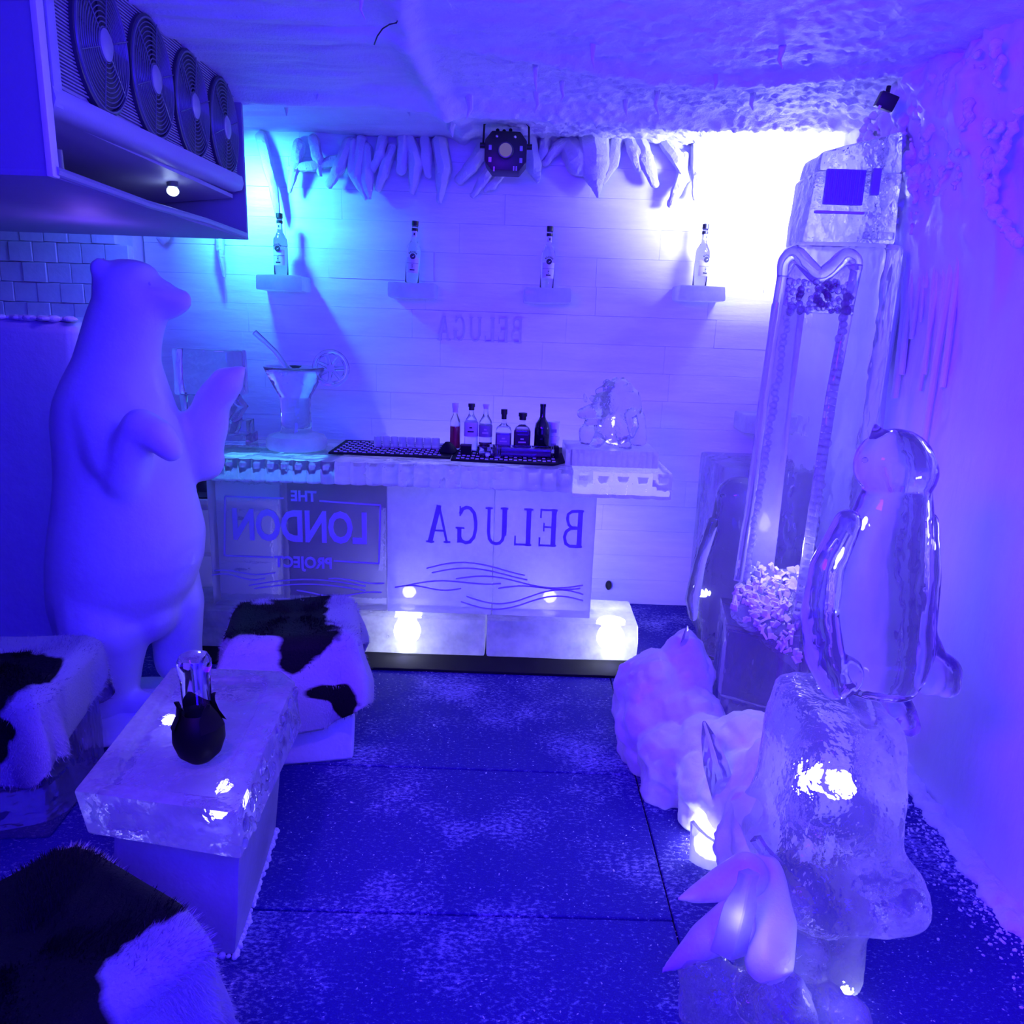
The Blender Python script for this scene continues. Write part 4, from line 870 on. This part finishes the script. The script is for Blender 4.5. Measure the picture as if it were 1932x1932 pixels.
# ================================================================== COWHIDE STOOLS
def coat_fn(seed, blobs, bias):
    def f(p):
        v = bias + .55 * (mnoise.fractal(p * 5.5 + Vector((seed, seed * 2.3, 0)), 1.0, 2.0, 4)) + .22 * mnoise.fractal(p * 22, 1.0, 2.0, 2)
        for c, r, s_ in blobs:
            d = ((p.x - c[0]) / r[0]) ** 2 + ((p.y - c[1]) / r[1]) ** 2 + ((p.z - c[2]) / r[2]) ** 2
            v += s_ * math.exp(-d)
        return max(0, min(1, .5 + v))
    return f
def stool(label, loc, rz, W, H, skirt, coat, ice_m, furlen=.020, nf=13000, top_r=.06, flare=.012):
    root = local(thing('cowhide_stool', label, 'stool', loc, 'cowhide covered ice stools')); root.rotation_euler = (0, 0, rz)
    MB().box((0, 0, (H - .03) / 2), (W * .90, W * .90, H - .03)).build('ice_base', ice_m, root, bevel=.025, seg=3, sub=2, jit=(.012, 7))
    # hide: polar sheet over a rounded square, then hanging down
    nt_, nr = 120, 60; V = np.zeros((nr, nt_, 3)); rnd = random.Random(int(loc[0] * 100))
    ph = rnd.uniform(0, 6)
    for j in range(nt_):
        t = 2 * PI * j / nt_; c, s_ = math.cos(t), math.sin(t); e = .22
        ux = math.copysign(abs(c) ** e, c); uy = math.copysign(abs(s_) ** e, s_)
        m_ = max(abs(c), abs(s_)); ux, uy = ux * (1 - .25) + .25 * c / m_, uy * .75 + .25 * s_ / m_
        sk = skirt * (1 + .22 * math.sin(2 * t + ph) + .16 * math.sin(5 * t + ph * 2))
        sk = min(sk, H - .012)
        for i in range(nr):
            u = i / (nr - 1)
            if u < .5:
                q = u / .5; edge = max(0, (q - .8) / .2); zq = H + .012 - edge ** 2 * top_r * .5; r_ = W / 2 * q
                V[i, j] = (ux * r_, uy * r_, zq)
            else:
                q = (u - .5) / .5; fl = W / 2 + flare * math.sin(q * PI * .6) + (.022 * math.sin(4 * t + ph) + .016 * math.sin(9 * t + ph)) * q
                V[i, j] = (ux * fl, uy * fl, H + .012 - top_r * .5 - q * sk)
    vs = V.reshape(-1, 3)
    vs = [Vector(v) + mnoise.noise_vector(Vector(v) * 9) * .008 for v in vs]
    fs = [(i * nt_ + j, i * nt_ + (j + 1) % nt_, (i + 1) * nt_ + (j + 1) % nt_, (i + 1) * nt_ + j) for i in range(nr - 1) for j in range(nt_)]
    col = [coat(v) for v in vs]
    def mk(name, vs_, fs_, cols, solid):
        me = bpy.data.meshes.new(name); me.from_pydata(vs_, [], fs_); me.materials.append(M['hide'])
        at = me.attributes.new('coat', 'FLOAT', 'POINT'); at.data.foreach_set('value', cols)
        for p in me.polygons: p.use_smooth = True
        o = bpy.data.objects.new(name, me); C.objects.link(o); return o
    hd = mk('hide', vs, fs, col, True); hd.parent = root
    so = hd.modifiers.new('thick', 'SOLIDIFY'); so.thickness = .006; so.offset = -1
    fv, ff, fc = [], [], []
    for _ in range(nf):
        i = rnd.randrange(4, nr - 1); j = rnd.randrange(nt_)
        a, b, c, d = (vs[k] for k in fs[i * nt_ + j]); u, v = rnd.random(), rnd.random()
        p = a.lerp(b, u).lerp(d.lerp(c, u), v); nn = (b - a).cross(d - a)
        if nn.length < 1e-9: continue
        nn.normalize()
        if nn.dot(p - Vector((0, 0, H * .5))) < 0: nn = -nn
        out_ = Vector((p.x, p.y, 0)).normalized(); dr = (nn * .55 + Vector((0, 0, -1)) * (.8 if i > nr / 2 else 0) + out_ * .5 + Vector((rnd.uniform(-.4, .4), rnd.uniform(-.4, .4), rnd.uniform(-.3, .3)))).normalized()
        sd = dr.cross(nn); sd = sd.normalized() * .0015 if sd.length > 1e-6 else Vector((.001, 0, 0))
        k = len(fv); fv += [p - sd, p + sd, p + dr * furlen * rnd.uniform(.5, 1.2)]; ff.append((k, k + 1, k + 2)); fc += [coat(p)] * 3
    fu = mk('fur', fv, ff, fc, False); fu.parent = hd; tag(fu, kind='stuff')
    return root
TOPB = lambda H, s_=.5: ((0, 0, H + .02), (.2, .2, .09), s_)
stool('back cowhide stool beside the bear, with a black patch dripping down its front', (-.785, 2.64, 0), math.radians(14), .45, .475, .23,
      coat_fn(3, [((-.05, .0, .49), (.24, .24, .06), 1.1), ((.02, -.23, .42), (.07, .08, .06), .9), ((.10, -.25, .30), (.08, .06, .03), 1.0), ((.17, -.25, .25), (.04, .06, .06), .9), ((.24, .02, .40), (.05, .05, .06), .6), ((.19, .05, .5), (.06, .16, .06), -1.2), ((-.14, -.24, .36), (.09, .06, .12), -1.0), ((.1, -.24, .38), (.08, .05, .04), -.5)], -.36), M['block_frost'], flare=.035)
stool('left edge cowhide stool with a large black patch and short hanging flap', (-1.58, 2.19, 0), math.radians(6), .46, .47, .20,
      coat_fn(8, [((.02, -.10, .47), (.20, .16, .10), 1.0), ((.1, -.23, .36), (.06, .06, .07), .6), ((.14, .14, .49), (.22, .09, .08), -.7), ((.235, -.1, .4), (.03, .2, .2), -.6)], -.25), M['clear'])
stool('front cowhide stool nearest the camera, mostly black on top', (-.83, 1.11, 0), math.radians(-33), .47, .455, .40,
      coat_fn(14, [((-.03, -.01, .46), (.25, .26, .12), 1.5), ((.21, -.17, .30), (.10, .15, .3), 1.4), ((.25, .11, .33), (.04, .035, .035), 1.0), ((.25, .02, .2), (.04, .05, .03), .8), ((.23, .17, .42), (.07, .10, .10), -1.3), ((.1, .26, .44), (.3, .03, .06), -.8)], -.30), M['table_base'], furlen=.022, nf=20000)

# ================================================================== ICE TABLE
tb = thing('ice_table', 'low ice table with a thick slab top and frosted pedestal', 'table', (-.8, 1.85, 0))
topP = [(-.965, 1.525), (-.575, 1.465), (-.628, 2.10), (-.69, 2.17), (-1.025, 2.17)]; botP = [(-.955, 1.545), (-.575, 1.475), (-.60, 2.06), (-.65, 2.16), (-1.02, 2.17)]
inn = [(-.915, 1.56), (-.640, 1.522), (-.70, 2.09), (-.74, 2.115), (-.985, 2.115)]
m_ = MB()
n_ = 5
m_.rings([[Vector((*q, .375)) for q in botP], [Vector((*q, .5)) for q in topP], [Vector((*q, .5)) for q in inn], [Vector((q[0] * .999, q[1], .488)) for q in [(-.905, 1.57), (-.650, 1.532), (-.71, 2.08), (-.745, 2.105), (-.975, 2.105)]]])
m_.build('table_top', M['table_ice'], tb, bevel=.008, seg=2)
nb = MB(); random.seed(5)
for i in range(60):
    u = random.random(); x = -.575 + (-.045) * u + .004; y = 1.5 + .58 * u; zz_ = random.uniform(.39, .485)
    nb.ell((x - .003, y, zz_), (random.uniform(.004, .010), random.uniform(.006, .012), random.uniform(.012, .024)), n=8, m=6)
tag(nb.build('carved_dimples', M['clear'], tb, angle=None), kind='stuff')
MB().prism([(-.98, 1.61), (-.65, 1.595), (-.70, 2.10), (-1.0, 2.12)], .001, .377, [(-.93, 1.62), (-.615, 1.60), (-.66, 2.09), (-.99, 2.12)]).build('pedestal', M['table_base'], tb, bevel=.012, sub=2, jit=(.006, 8))
fp = MB()
for i in range(70):
    if i < 50: x = -.652 - .045 * i / 50 + random.uniform(-.004, .008); y = 1.595 + .5 * i / 50
    else: x = -.65 - (i - 50) * .016; y = 1.592
    fp.ell((x, y, .004), (random.uniform(.005, .011), random.uniform(.006, .012), random.uniform(.004, .010)), n=8, m=5)
tag(fp.build('frost_rim', M['rime'], tb, angle=None), kind='stuff')
point('added_table_glow', (-.93, 1.92, .43), .14, LED, .02)  # both table points are added inside the slab to make it glow
point('added_table_glow', (-.66, 1.62, .43), .10, LED, .02)
# ---- black tulip holder with upturned glass
vp = Vector((-.745, 1.69, .4895))
vs_ = thing('tulip_holder', 'black tulip shaped holder on the ice table', 'holder', vp)
MB().lathe([(0, 0), (.028, 0), (.05, .022), (.061, .055), (.060, .085), (.049, .112), (.036, .128), (.030, .122), (.045, .09), (.045, .05), (0, .03)], vp, 28).build('cup', M['pot'], vs_)
for a in (-2.75, -.55, .9, 2.2):
    q = []
    for z_, r_, w_ in ((.095, .056, .034), (.125, .042, .026), (.145, .040, .014), (.160, .045, .003)):
        d = Vector((math.cos(a), math.sin(a), 0)); t = Vector((-d.y, d.x, 0)); q.append([vp + d * r_ + t * w_ + Vector((0, 0, z_)), vp + d * (r_ + .006) + Vector((0, 0, z_)), vp + d * r_ - t * w_ + Vector((0, 0, z_)), vp + d * (r_ - .006) + Vector((0, 0, z_))])
    MB().rings(q).build('petal', M['pot'], vs_, angle=60)
ax = (Vector((-.79, 1.79, .755)) - Vector((-.745, 1.695, .60))).normalized()
Rg = ax.to_track_quat('Z', 'Y').to_matrix().to_4x4()
ug = tag(MB().lathe([(0, 0), (.018, 0), (.03, .015), (.034, .03), (.036, .11), (.041, .125), (.041, .145), (.034, .16), (.018, .168), (0, .17)], Vector((-.744, 1.692, .595)), 28, Rg).build('upturned_glass', M['glass'], org=(-.744, 1.692, .595)), 'clear heavy glass tube leaning out of the black tulip holder', 'glass')

# ================================================================== RIGHT SIDE: PENGUINS, THRONE, TOWER
# tower
tw = thing('ice_tower', 'tall clear ice booth tower in the right corner with dark carved windows', 'ice sculpture', (1.2, 3.05, 0))
a = P(1475, 470, 2.95); b = P(1697, 462, 2.95)
MB().prism([(1.00, 2.95), (1.385, 2.93), (1.40, 3.18), (1.02, 3.19)], .001, 1.885).build('shaft', M['clear'], tw, bevel=.03, seg=3, sub=3, jit=(.008, 5))
MB().prism([(1.03, 2.98), (1.36, 2.96), (1.37, 3.22), (1.05, 3.24)], 1.885, 2.13, [(1.05, 2.98), (1.35, 2.96), (1.36, 3.22), (1.06, 3.24)]).build('top_block', M['clear_rough'], tw, bevel=.012, sub=2, jit=(.006, 9))
MB().rings([[Vector(p) for p in ((1.06, 2.985, 2.13), (1.35, 2.965, 2.13), (1.355, 3.215, 2.13), (1.07, 3.235, 2.13))], [Vector(p) for p in ((1.075, 3.0, 2.20), (1.345, 2.98, 2.27), (1.35, 3.20, 2.27), (1.085, 3.22, 2.20))]]).build('sloped_roof', M['clear_rough'], tw, bevel=.015, sub=2, jit=(.006, 9))
w1 = MB().bx(1.085, 1.225, 2.966, 2.984, 2.015, 2.135).build('carved_window', M['engrave_dark'], tw, bevel=.004)
for i in range(9): MB().tube([(1.094 + i * .0155, 2.964, 2.02), (1.094 + i * .0155, 2.964, 2.13)], .003, 6).build('window_bar', M['engrave_dark'], w1)
MB().bx(1.245, 1.275, 2.955, 2.975, 2.05, 2.14).build('carved_window', M['engrave_dark'], tw, bevel=.004)
MB().bx(1.06, 1.235, 2.962, 2.984, 1.985, 1.993).build('carved_ledge', M['engrave'], tw)
MB().bx(1.24, 1.35, 2.95, 2.972, 1.90, 1.925).build('carved_ledge', M['clear'], tw, bevel=.004)
# pedestal block behind
tag(MB().bx(1.0, 1.46, 3.62, 4.1, .001, .93).build('ice_pedestal', M['clear'], org=(1.2, 3.8, 0), bevel=.02, sub=2, jit=(.008, 6)), 'low clear ice block standing behind the throne at the back wall', 'ice block')
# throne
th = thing('ice_throne', 'narrow clear ice throne with beaded tall back frame and crushed ice seat', 'ice sculpture', (.9, 2.6, 0))
YT = 2.55
def T(px, py, dy=0): return P(px, py, YT + dy)
sc = 2.55 / FPX
def stile(pts, r): return MB().tube([T(a, b) for a, b in pts], r, 12)
MB().tube([T(1393, 1095), T(1420, 920), T(1440, 760), T(1460, 620), T(1476, 520)], .016, 12).build('left_stile', M['clear'], th)
MB().tube([T(1500, 1200, -.12), T(1536, 960, -.10), T(1570, 740, -.07), T(1604, 560, -.04), T(1617, 500, -.03)], .0175, 12).build('right_stile', M['clear'], th)
sc_ = [(1476, 522), (1480, 492), (1500, 478), (1522, 500), (1545, 520), (1570, 505), (1595, 482), (1614, 490), (1617, 510)]
MB().tube(spl([T(a, b, -.02) for a, b in sc_], 5), [.016 + .010 * math.sin(PI * i / 40) for i in range(41)], 12).build('top_scroll', M['clear'], th)
o = MB().extrude_xz([(T(a, b).x, T(a, b).z) for a, b in ((1484, 520), (1500, 495), (1545, 530), (1600, 498), (1612, 515), (1600, 575), (1560, 592), (1520, 590), (1482, 575))], YT - .02, YT + .03).build('crest_panel', M['clear_rough'], th, bevel=.006)
lump = MB()
random.seed(11)
for i in range(120):
    px, py = random.uniform(1486, 1605), random.uniform(530, 590); lump.ell(T(px, py, -.03), random.uniform(.006, .013), n=6, m=4)
tag(lump.build('carved_beads', M['clear'], th, angle=None), kind='stuff')
bd = None
def bead(p, r):
    global bd
    if bd is None:
        bd = MB().ell((0, 0, 0), 1.0, n=10, m=7).build('bead', M['clear'], th, org=(0, 0, 0)); b = bd
    else: b = inst(bd, th)
    b.location = Vector(p) - ORG[th.name]; b.scale = (r, r, r)
for i in range(44):
    t = i / 43; q = T(1490 + (1408 - 1490) * t + random.uniform(-3, 3), 575 + (1085 - 575) * t, -.004); bead(q, random.uniform(.010, .015))
    q = T(1598 + (1515 - 1598) * t + random.uniform(-3, 3), 560 + (1125 - 560) * t, -.05 - .04 * t); bead(q, random.uniform(.011, .017))
# slats seen inside the frame
MB().prism([(T(1498, 560).x - .01, YT + .10), (T(1545, 560).x, YT + .10), (T(1545, 560).x, YT + .2), (T(1498, 560).x - .01, YT + .2)], .62, 1.66).build('back_slat', M['bar_ice'], th, bevel=.012, sub=2, jit=(.008, 8))
# seat: sloping sill of crushed ice and its block
p0, p1, p2, p3 = T(1378, 1150, -.02), T(1508, 1255, -.22), T(1515, 1075, .02), T(1402, 1068, .10)
o = MB().rings([[p0 - Vector((0, 0, .03)), p1 - Vector((0, 0, .03)), p2 - Vector((0, 0, .03)), p3 - Vector((0, 0, .03))], [p0, p1, p2, p3]]).build('seat_sill', M['clear_rough'], th, bevel=.006)
cr = MB()
for i in range(230):
    u, v = random.random(), random.random(); q = p0.lerp(p1, u).lerp(p3.lerp(p2, u), v) + Vector((0, 0, random.uniform(0, .012)))
    cr.box(q, (random.uniform(.012, .03), random.uniform(.010, .026), random.uniform(.005, .010)), (random.uniform(0, 3), random.uniform(0, 3), random.uniform(0, 3)))
tag(cr.build('crushed_ice', M['snow'], th, smooth=False), kind='stuff')
x0, x1 = P(1362, 1300, 2.5).x, P(1508, 1300, 2.4).x
MB().prism([(x0, 2.50), (x1, 2.34), (x1 + .1, 2.75), (x0 + .06, 2.85)], .001, .55, [(x0, 2.50), (x1, 2.34), (x1 + .1, 2.75), (x0 + .06, 2.85)]).build('seat_block', M['clear'], th, bevel=.012, sub=2, jit=(.006, 8))
p4 = T(1372, 1160, -.02)
MB().prism([(x0 - .003, 2.49), (x1 - .06, 2.40), (x1 - .06, 2.45), (x0 - .003, 2.54)], .30, .56).build('carved_step', M['clear'], th, bevel=.006)
# rock base (clear) for the near penguin
rk = thing('ice_rock_pedestal', 'rough clear ice pedestal with flared ledge under the near penguin', 'ice pedestal', (.85, 1.75, 0))
lvl = [(.001, .685, .895, 1.46, 1.86), (.14, .68, .87, 1.48, 1.85), (.225, .665, .865, 1.49, 1.84), (.245, .645, .965, 1.45, 1.88), (.262, .635, 1.0, 1.44, 1.90), (.31, .635, 1.005, 1.45, 1.92), (.332, .655, .985, 1.48, 1.92), (.36, .68, .955, 1.53, 1.93), (.45, .70, .965, 1.56, 1.98), (.56, .725, .985, 1.62, 2.02), (.615, .745, .995, 1.68, 2.04), (.635, .77, .97, 1.72, 2.0)]
rs = []
for z_, a, b, c, d in lvl:
    cxx, cyy, hx, hy = (a + b) / 2, (c + d) / 2, (b - a) / 2, (d - c) / 2
    rs.append([Vector((cxx + math.copysign(abs(math.cos(t)) ** .4, math.cos(t)) * hx, cyy + math.copysign(abs(math.sin(t)) ** .4, math.sin(t)) * hy, z_)) for t in [2 * PI * j / 40 for j in range(40)]])
o = MB().rings(rs).build('rock', M['clear_rough'], rk); 
sb = o.modifiers.new('sub', 'SUBSURF'); sb.levels = 2; sb.render_levels = 2
tx = bpy.data.textures.new('rock_noise', 'CLOUDS'); tx.noise_scale = .09
dm = o.modifiers.new('noise', 'DISPLACE'); dm.texture = tx; dm.strength = .022; dm.texture_coords = 'LOCAL'
# penguins
def penguin(label, name_y, pts, facing):
    pass
YP2 = 1.86
def Q(px, py, dy=0): return P(px, py, YP2 + dy)
pr_ = thing('penguin_sculpture', 'clear ice penguin on the near pedestal with its beak raised', 'ice sculpture', (.93, YP2, .65), 'ice penguins')
mb = MB(); rs = []
for py, l, r in [(900, 1640, 1750), (925, 1631, 1755), (950, 1619, 1757), (985, 1604, 1757), (1040, 1582, 1756), (1100, 1566, 1757), (1160, 1556, 1758), (1215, 1556, 1756), (1260, 1566, 1745), (1300, 1585, 1722), (1330, 1600, 1700)]:
    a, b = Q(l, py), Q(r, py); c = (a + b) / 2; hw = (b - a).length / 2
    rs.append([c + Vector((hw * math.cos(t), hw * .85 * math.sin(t), 0)) for t in [2 * PI * j / 28 for j in range(28)]])
mb.rings(rs); mb.ell(Q(1686, 876), (.094, .09, .088)); mb.ell(Q(1708, 892), (.075, .08, .075)); mb.limb([Q(1665, 845), Q(1657, 820), Q(1649, 800)], [.038, .020, .006])
for v in mb.v: v.z = max(v.z, .65)
o = mb.build('penguin_body', M['sculpt'], pr_); remesh(o, .007, 7)
f1 = MB(); f1.limb([Q(1600, 985, -.04), Q(1560, 1070, -.06), Q(1546, 1160, -.09), Q(1556, 1240, -.10), Q(1578, 1290, -.10)], [.034, .042, .046, .048, .042]); f1.ell(Q(1588, 1276, -.11), (.056, .034, .058))
remesh(f1.build('flipper', M['sculpt'], pr_), .007, 8)
f2 = MB(); f2.limb([Q(1748, 985, .02), Q(1752, 1090, .0), Q(1740, 1190, -.02), Q(1752, 1270, -.03), Q(1785, 1290, -.03)], [.03, .03, .034, .058, .038]); f2.ell(Q(1768, 1268, -.03), (.062, .05, .055))
remesh(f2.build('flipper', M['sculpt'], pr_), .007, 8)
for dx in (-.05, .06): remesh(MB().limb([Q(1650, 1325) + Vector((dx, -.02, 0)), Q(1650, 1338) + Vector((dx - .01, -.09, 0))], [.035, .026]).build('foot', M['sculpt'], pr_), .008, 4)
MB().ell(Q(1632, 868, -.06), (.008, .006, .007), n=8, m=6).build('eye', M['sculpt'], pr_)
YP3 = 3.36
def Q3(px, py, dy=0): return P(px, py, YP3 + dy)
pl = thing('penguin_sculpture', 'clear ice penguin behind the throne, partly hidden by its frame', 'ice sculpture', (.92, YP3, .0), 'ice penguins')
mb = MB(); rs = []
for py, l, r in [(930, 1352, 1442), (970, 1345, 1445), (1010, 1335, 1455), (1060, 1322, 1462), (1110, 1312, 1466), (1160, 1310, 1466), (1200, 1314, 1460), (1235, 1318, 1450), (1250, 1322, 1446)]:
    a, b = Q3(l, py), Q3(r, py); c = (a + b) / 2; hw = (b - a).length / 2
    rs.append([c + Vector((hw * math.cos(t), hw * .8 * math.sin(t), 0)) for t in [2 * PI * j / 28 for j in range(28)]])
mb.rings(rs); mb.ell(Q3(1395, 935), (.108, .10, .085)); mb.limb([Q3(1420, 945, -.08), Q3(1432, 960, -.12)], [.03, .012])
remesh(mb.build('penguin_body', M['sculpt'], pl), .01, 8)
f3 = MB(); f3.limb([Q3(1345, 985, -.05), Q3(1320, 1060, -.07), Q3(1306, 1130, -.09), Q3(1308, 1165, -.1)], [.026, .03, .034, .02])
remesh(f3.build('flipper', M['sculpt'], pl), .008, 6)
MB().ell(Q3(1364, 935, -.085), (.014, .008, .010), n=8, m=6).build('eye', M['clear'], pl)
# snow boulders at the foot
sn_ = thing('snow_mound', 'heap of lumpy white snow boulders at the foot of the throne', 'snow', (.65, 2.5, 0))
mb = MB()
for px, py, y, r in ((1235, 1300, 2.62, (.16, .14, .13)), (1290, 1275, 2.66, (.13, .13, .11)), (1230, 1370, 2.52, (.13, .12, .12)), (1300, 1360, 2.50, (.13, .12, .13)), (1190, 1335, 2.62, (.06, .08, .08)),
                    (1270, 1430, 2.36, (.13, .13, .11)), (1340, 1420, 2.3, (.13, .12, .13)), (1410, 1420, 2.2, (.13, .13, .14)), (1330, 1480, 2.18, (.10, .10, .09)), (1420, 1500, 2.05, (.13, .13, .16)), (1480, 1480, 2.0, (.12, .13, .15)), (1450, 1570, 1.86, (.11, .12, .12)), (1400, 1570, 1.9, (.06, .08, .13))):
    c = P(px, py, y); mb.ell(c, r, (random.random(), random.random(), random.random()))
    mb.ell((c.x, c.y, max(c.z - r[2] * .8, .04)), (r[0] * .85, r[1] * .85, max(.05, c.z - .02)), n=14, m=8)
for v in mb.v: v.z = max(v.z, .001)
o = mb.build('snow_boulders', M['snow'], sn_); remesh(o, .011, 4, (.055, .085))
# ice shards stuck in the snow
def shard(px0, py0, px1, py1, y, w, parent=None, name='ice_shard', dy=0.0, mat=None, tipw=.15):
    a, b = P(px0, py0, y), P(px1, py1, y + dy); ax = (b - a); L_ = ax.length; ax.normalize(); s_ = ax.cross(Vector((0, 1, 0))).normalized(); f_ = ax.cross(s_)
    rs = []
    for t, k in ((0, 1), (.6, .9), (.85, .55), (1, tipw)):
        c = a.lerp(b, t); rs.append([c + s_ * w * k, c - f_ * w * .55 * k, c - s_ * w * .9 * k, c + f_ * w * .5 * k])
    return MB().rings(rs).build(name, mat or M['clear'], parent, org=None if parent else a, bevel=.003, seg=1, angle=20)
tag(shard(1385, 1560, 1328, 1360, 2.02, .045), 'tall clear pointed ice shard leaning left in the snow', 'ice shard', 'ice shards')
tag(shard(1285, 1260, 1297, 1180, 2.62, .018), 'small thin ice splinter on top of the snow boulders', 'ice shard', 'ice shards')
tag(shard(1440, 1560, 1390, 1500, 1.80, .05, mat=M['snow'], tipw=.5), 'frosted white ice fin beside the glowing floor lamp', 'ice shard', 'ice shards')
tag(shard(1520, 1720, 1425, 1580, 1.56, .03, tipw=.6), 'dark clear ice bar slanting between snow and pedestal', 'ice shard', 'ice shards')
lp = P(1335, 1590, 2.05); lp.z = .03
fl2 = thing('floor_lamp', 'glowing white floor lamp in an ice shell beside the shards', 'lamp', (lp.x, lp.y, 0))
MB().lathe([(0, 0), (.05, 0), (.05, .03), (.04, .04), (0, .04)], (lp.x + .02, lp.y + .02, .001), 20).build('lamp_glow', M['glow_white'], fl2)
sh = MB(); rs = []
for i in range(9):
    t = i / 8; a_ = -2.6 + 2.2 * t; c = Vector((lp.x + .02 + .085 * math.cos(a_), lp.y + .01 + .085 * math.sin(a_), 0)); o_ = Vector((math.cos(a_), math.sin(a_), 0)); h_ = .04 + .10 * (1 - t)
    rs.append([c + Vector((0, 0, .001)), c + o_ * .01 + Vector((0, 0, .001)), c + o_ * .022 + Vector((0, 0, h_)), c + o_ * .008 + Vector((0, 0, h_))])
sh.rings(rs).build('ice_shell', M['bar_ice'], fl2, angle=60)
point('floor_lamp_light', (lp.x + .01, lp.y - .02, .10), 1.6, LED, .03)
# front cluster of fins and lumps
fc_ = thing('ice_fish_cluster', 'frosted ice cluster of spiky fins and rounded lumps, front right', 'ice sculpture', (.5, 1.45, 0))
def K(px, py, y=1.46): return P(px, py, y)
mb = MB(); mb.limb([K(1385, 1740), K(1330, 1775), K(1280, 1812), K(1246, 1836)], [.05, .04, .02, .004]); remesh(mb.build('fin', M['snow'], fc_), .008, 4)
mb = MB(); mb.limb([K(1410, 1650, 1.52), K(1360, 1670, 1.52), K(1310, 1688, 1.5), K(1278, 1697, 1.48)], [.05, .038, .02, .004]); remesh(mb.build('fin', M['snow'], fc_), .008, 4)
shard(1375, 1800, 1415, 1645, 1.42, .045, fc_, 'crystal', 0, M['bar_ice'], .6)
mb = MB(); mb.limb([K(1440, 1650, 1.55), K(1455, 1740, 1.48), K(1450, 1815, 1.42)], [.05, .058, .055]); remesh(mb.build('lobe', M['snow'], fc_), .009, 6)
mb = MB(); random.seed(9)
for px, py, y, r in ((1330, 1830, 1.45, .06), (1360, 1880, 1.42, .07), (1420, 1880, 1.40, .06), (1310, 1890, 1.45, .04), (1480, 1900, 1.36, .07), (1540, 1900, 1.42, .07), (1600, 1925, 1.38, .05), (1440, 1790, 1.50, .07), (1500, 1800, 1.5, .08)):
    c = K(px, py, y); mb.ell(c, (r, r * .9, r)); mb.ell((c.x, c.y, max(.03, c.z * .5)), (r * .9, r * .9, max(.05, c.z * .5)), n=12, m=8)
for v in mb.v: v.z = max(v.z, .001)
remesh(mb.build('lump', M['clear_rough'], fc_), .01, 4, (.03, .06))
for px, py in ((1405, 1745), (1590, 1905)):
    c = K(px, py, 1.5); MB().ell((c.x, c.y + .02, max(c.z, .05)), .018, n=10, m=8).build('led', M['glow_white'], fc_)
point('cluster_led_light', K(1395, 1745, 1.38), .35, LED, .02)
point('cluster_led_low', K(1560, 1880, 1.33), .6, LED, .02)
point('pedestal_led_light', (.86, 1.78, .42), .9, LED, .03)
point('added_penguin_sparkle', (1.12, 2.12, .98), .5, LED, .016)  # added point behind the near penguin, gives its ice sparkle
point('added_tower_sparkle', (1.22, 3.06, 1.15), .8, LED, .016)  # added point inside the shaft for sparkle, not a lamp
point('rear_penguin_light', (.98, 3.50, .35), .6, LED, .016)
point('added_throne_fill', (.93, 2.50, .86), 4, LED, .04)  # added point without a fixture, brightens the crushed ice seat
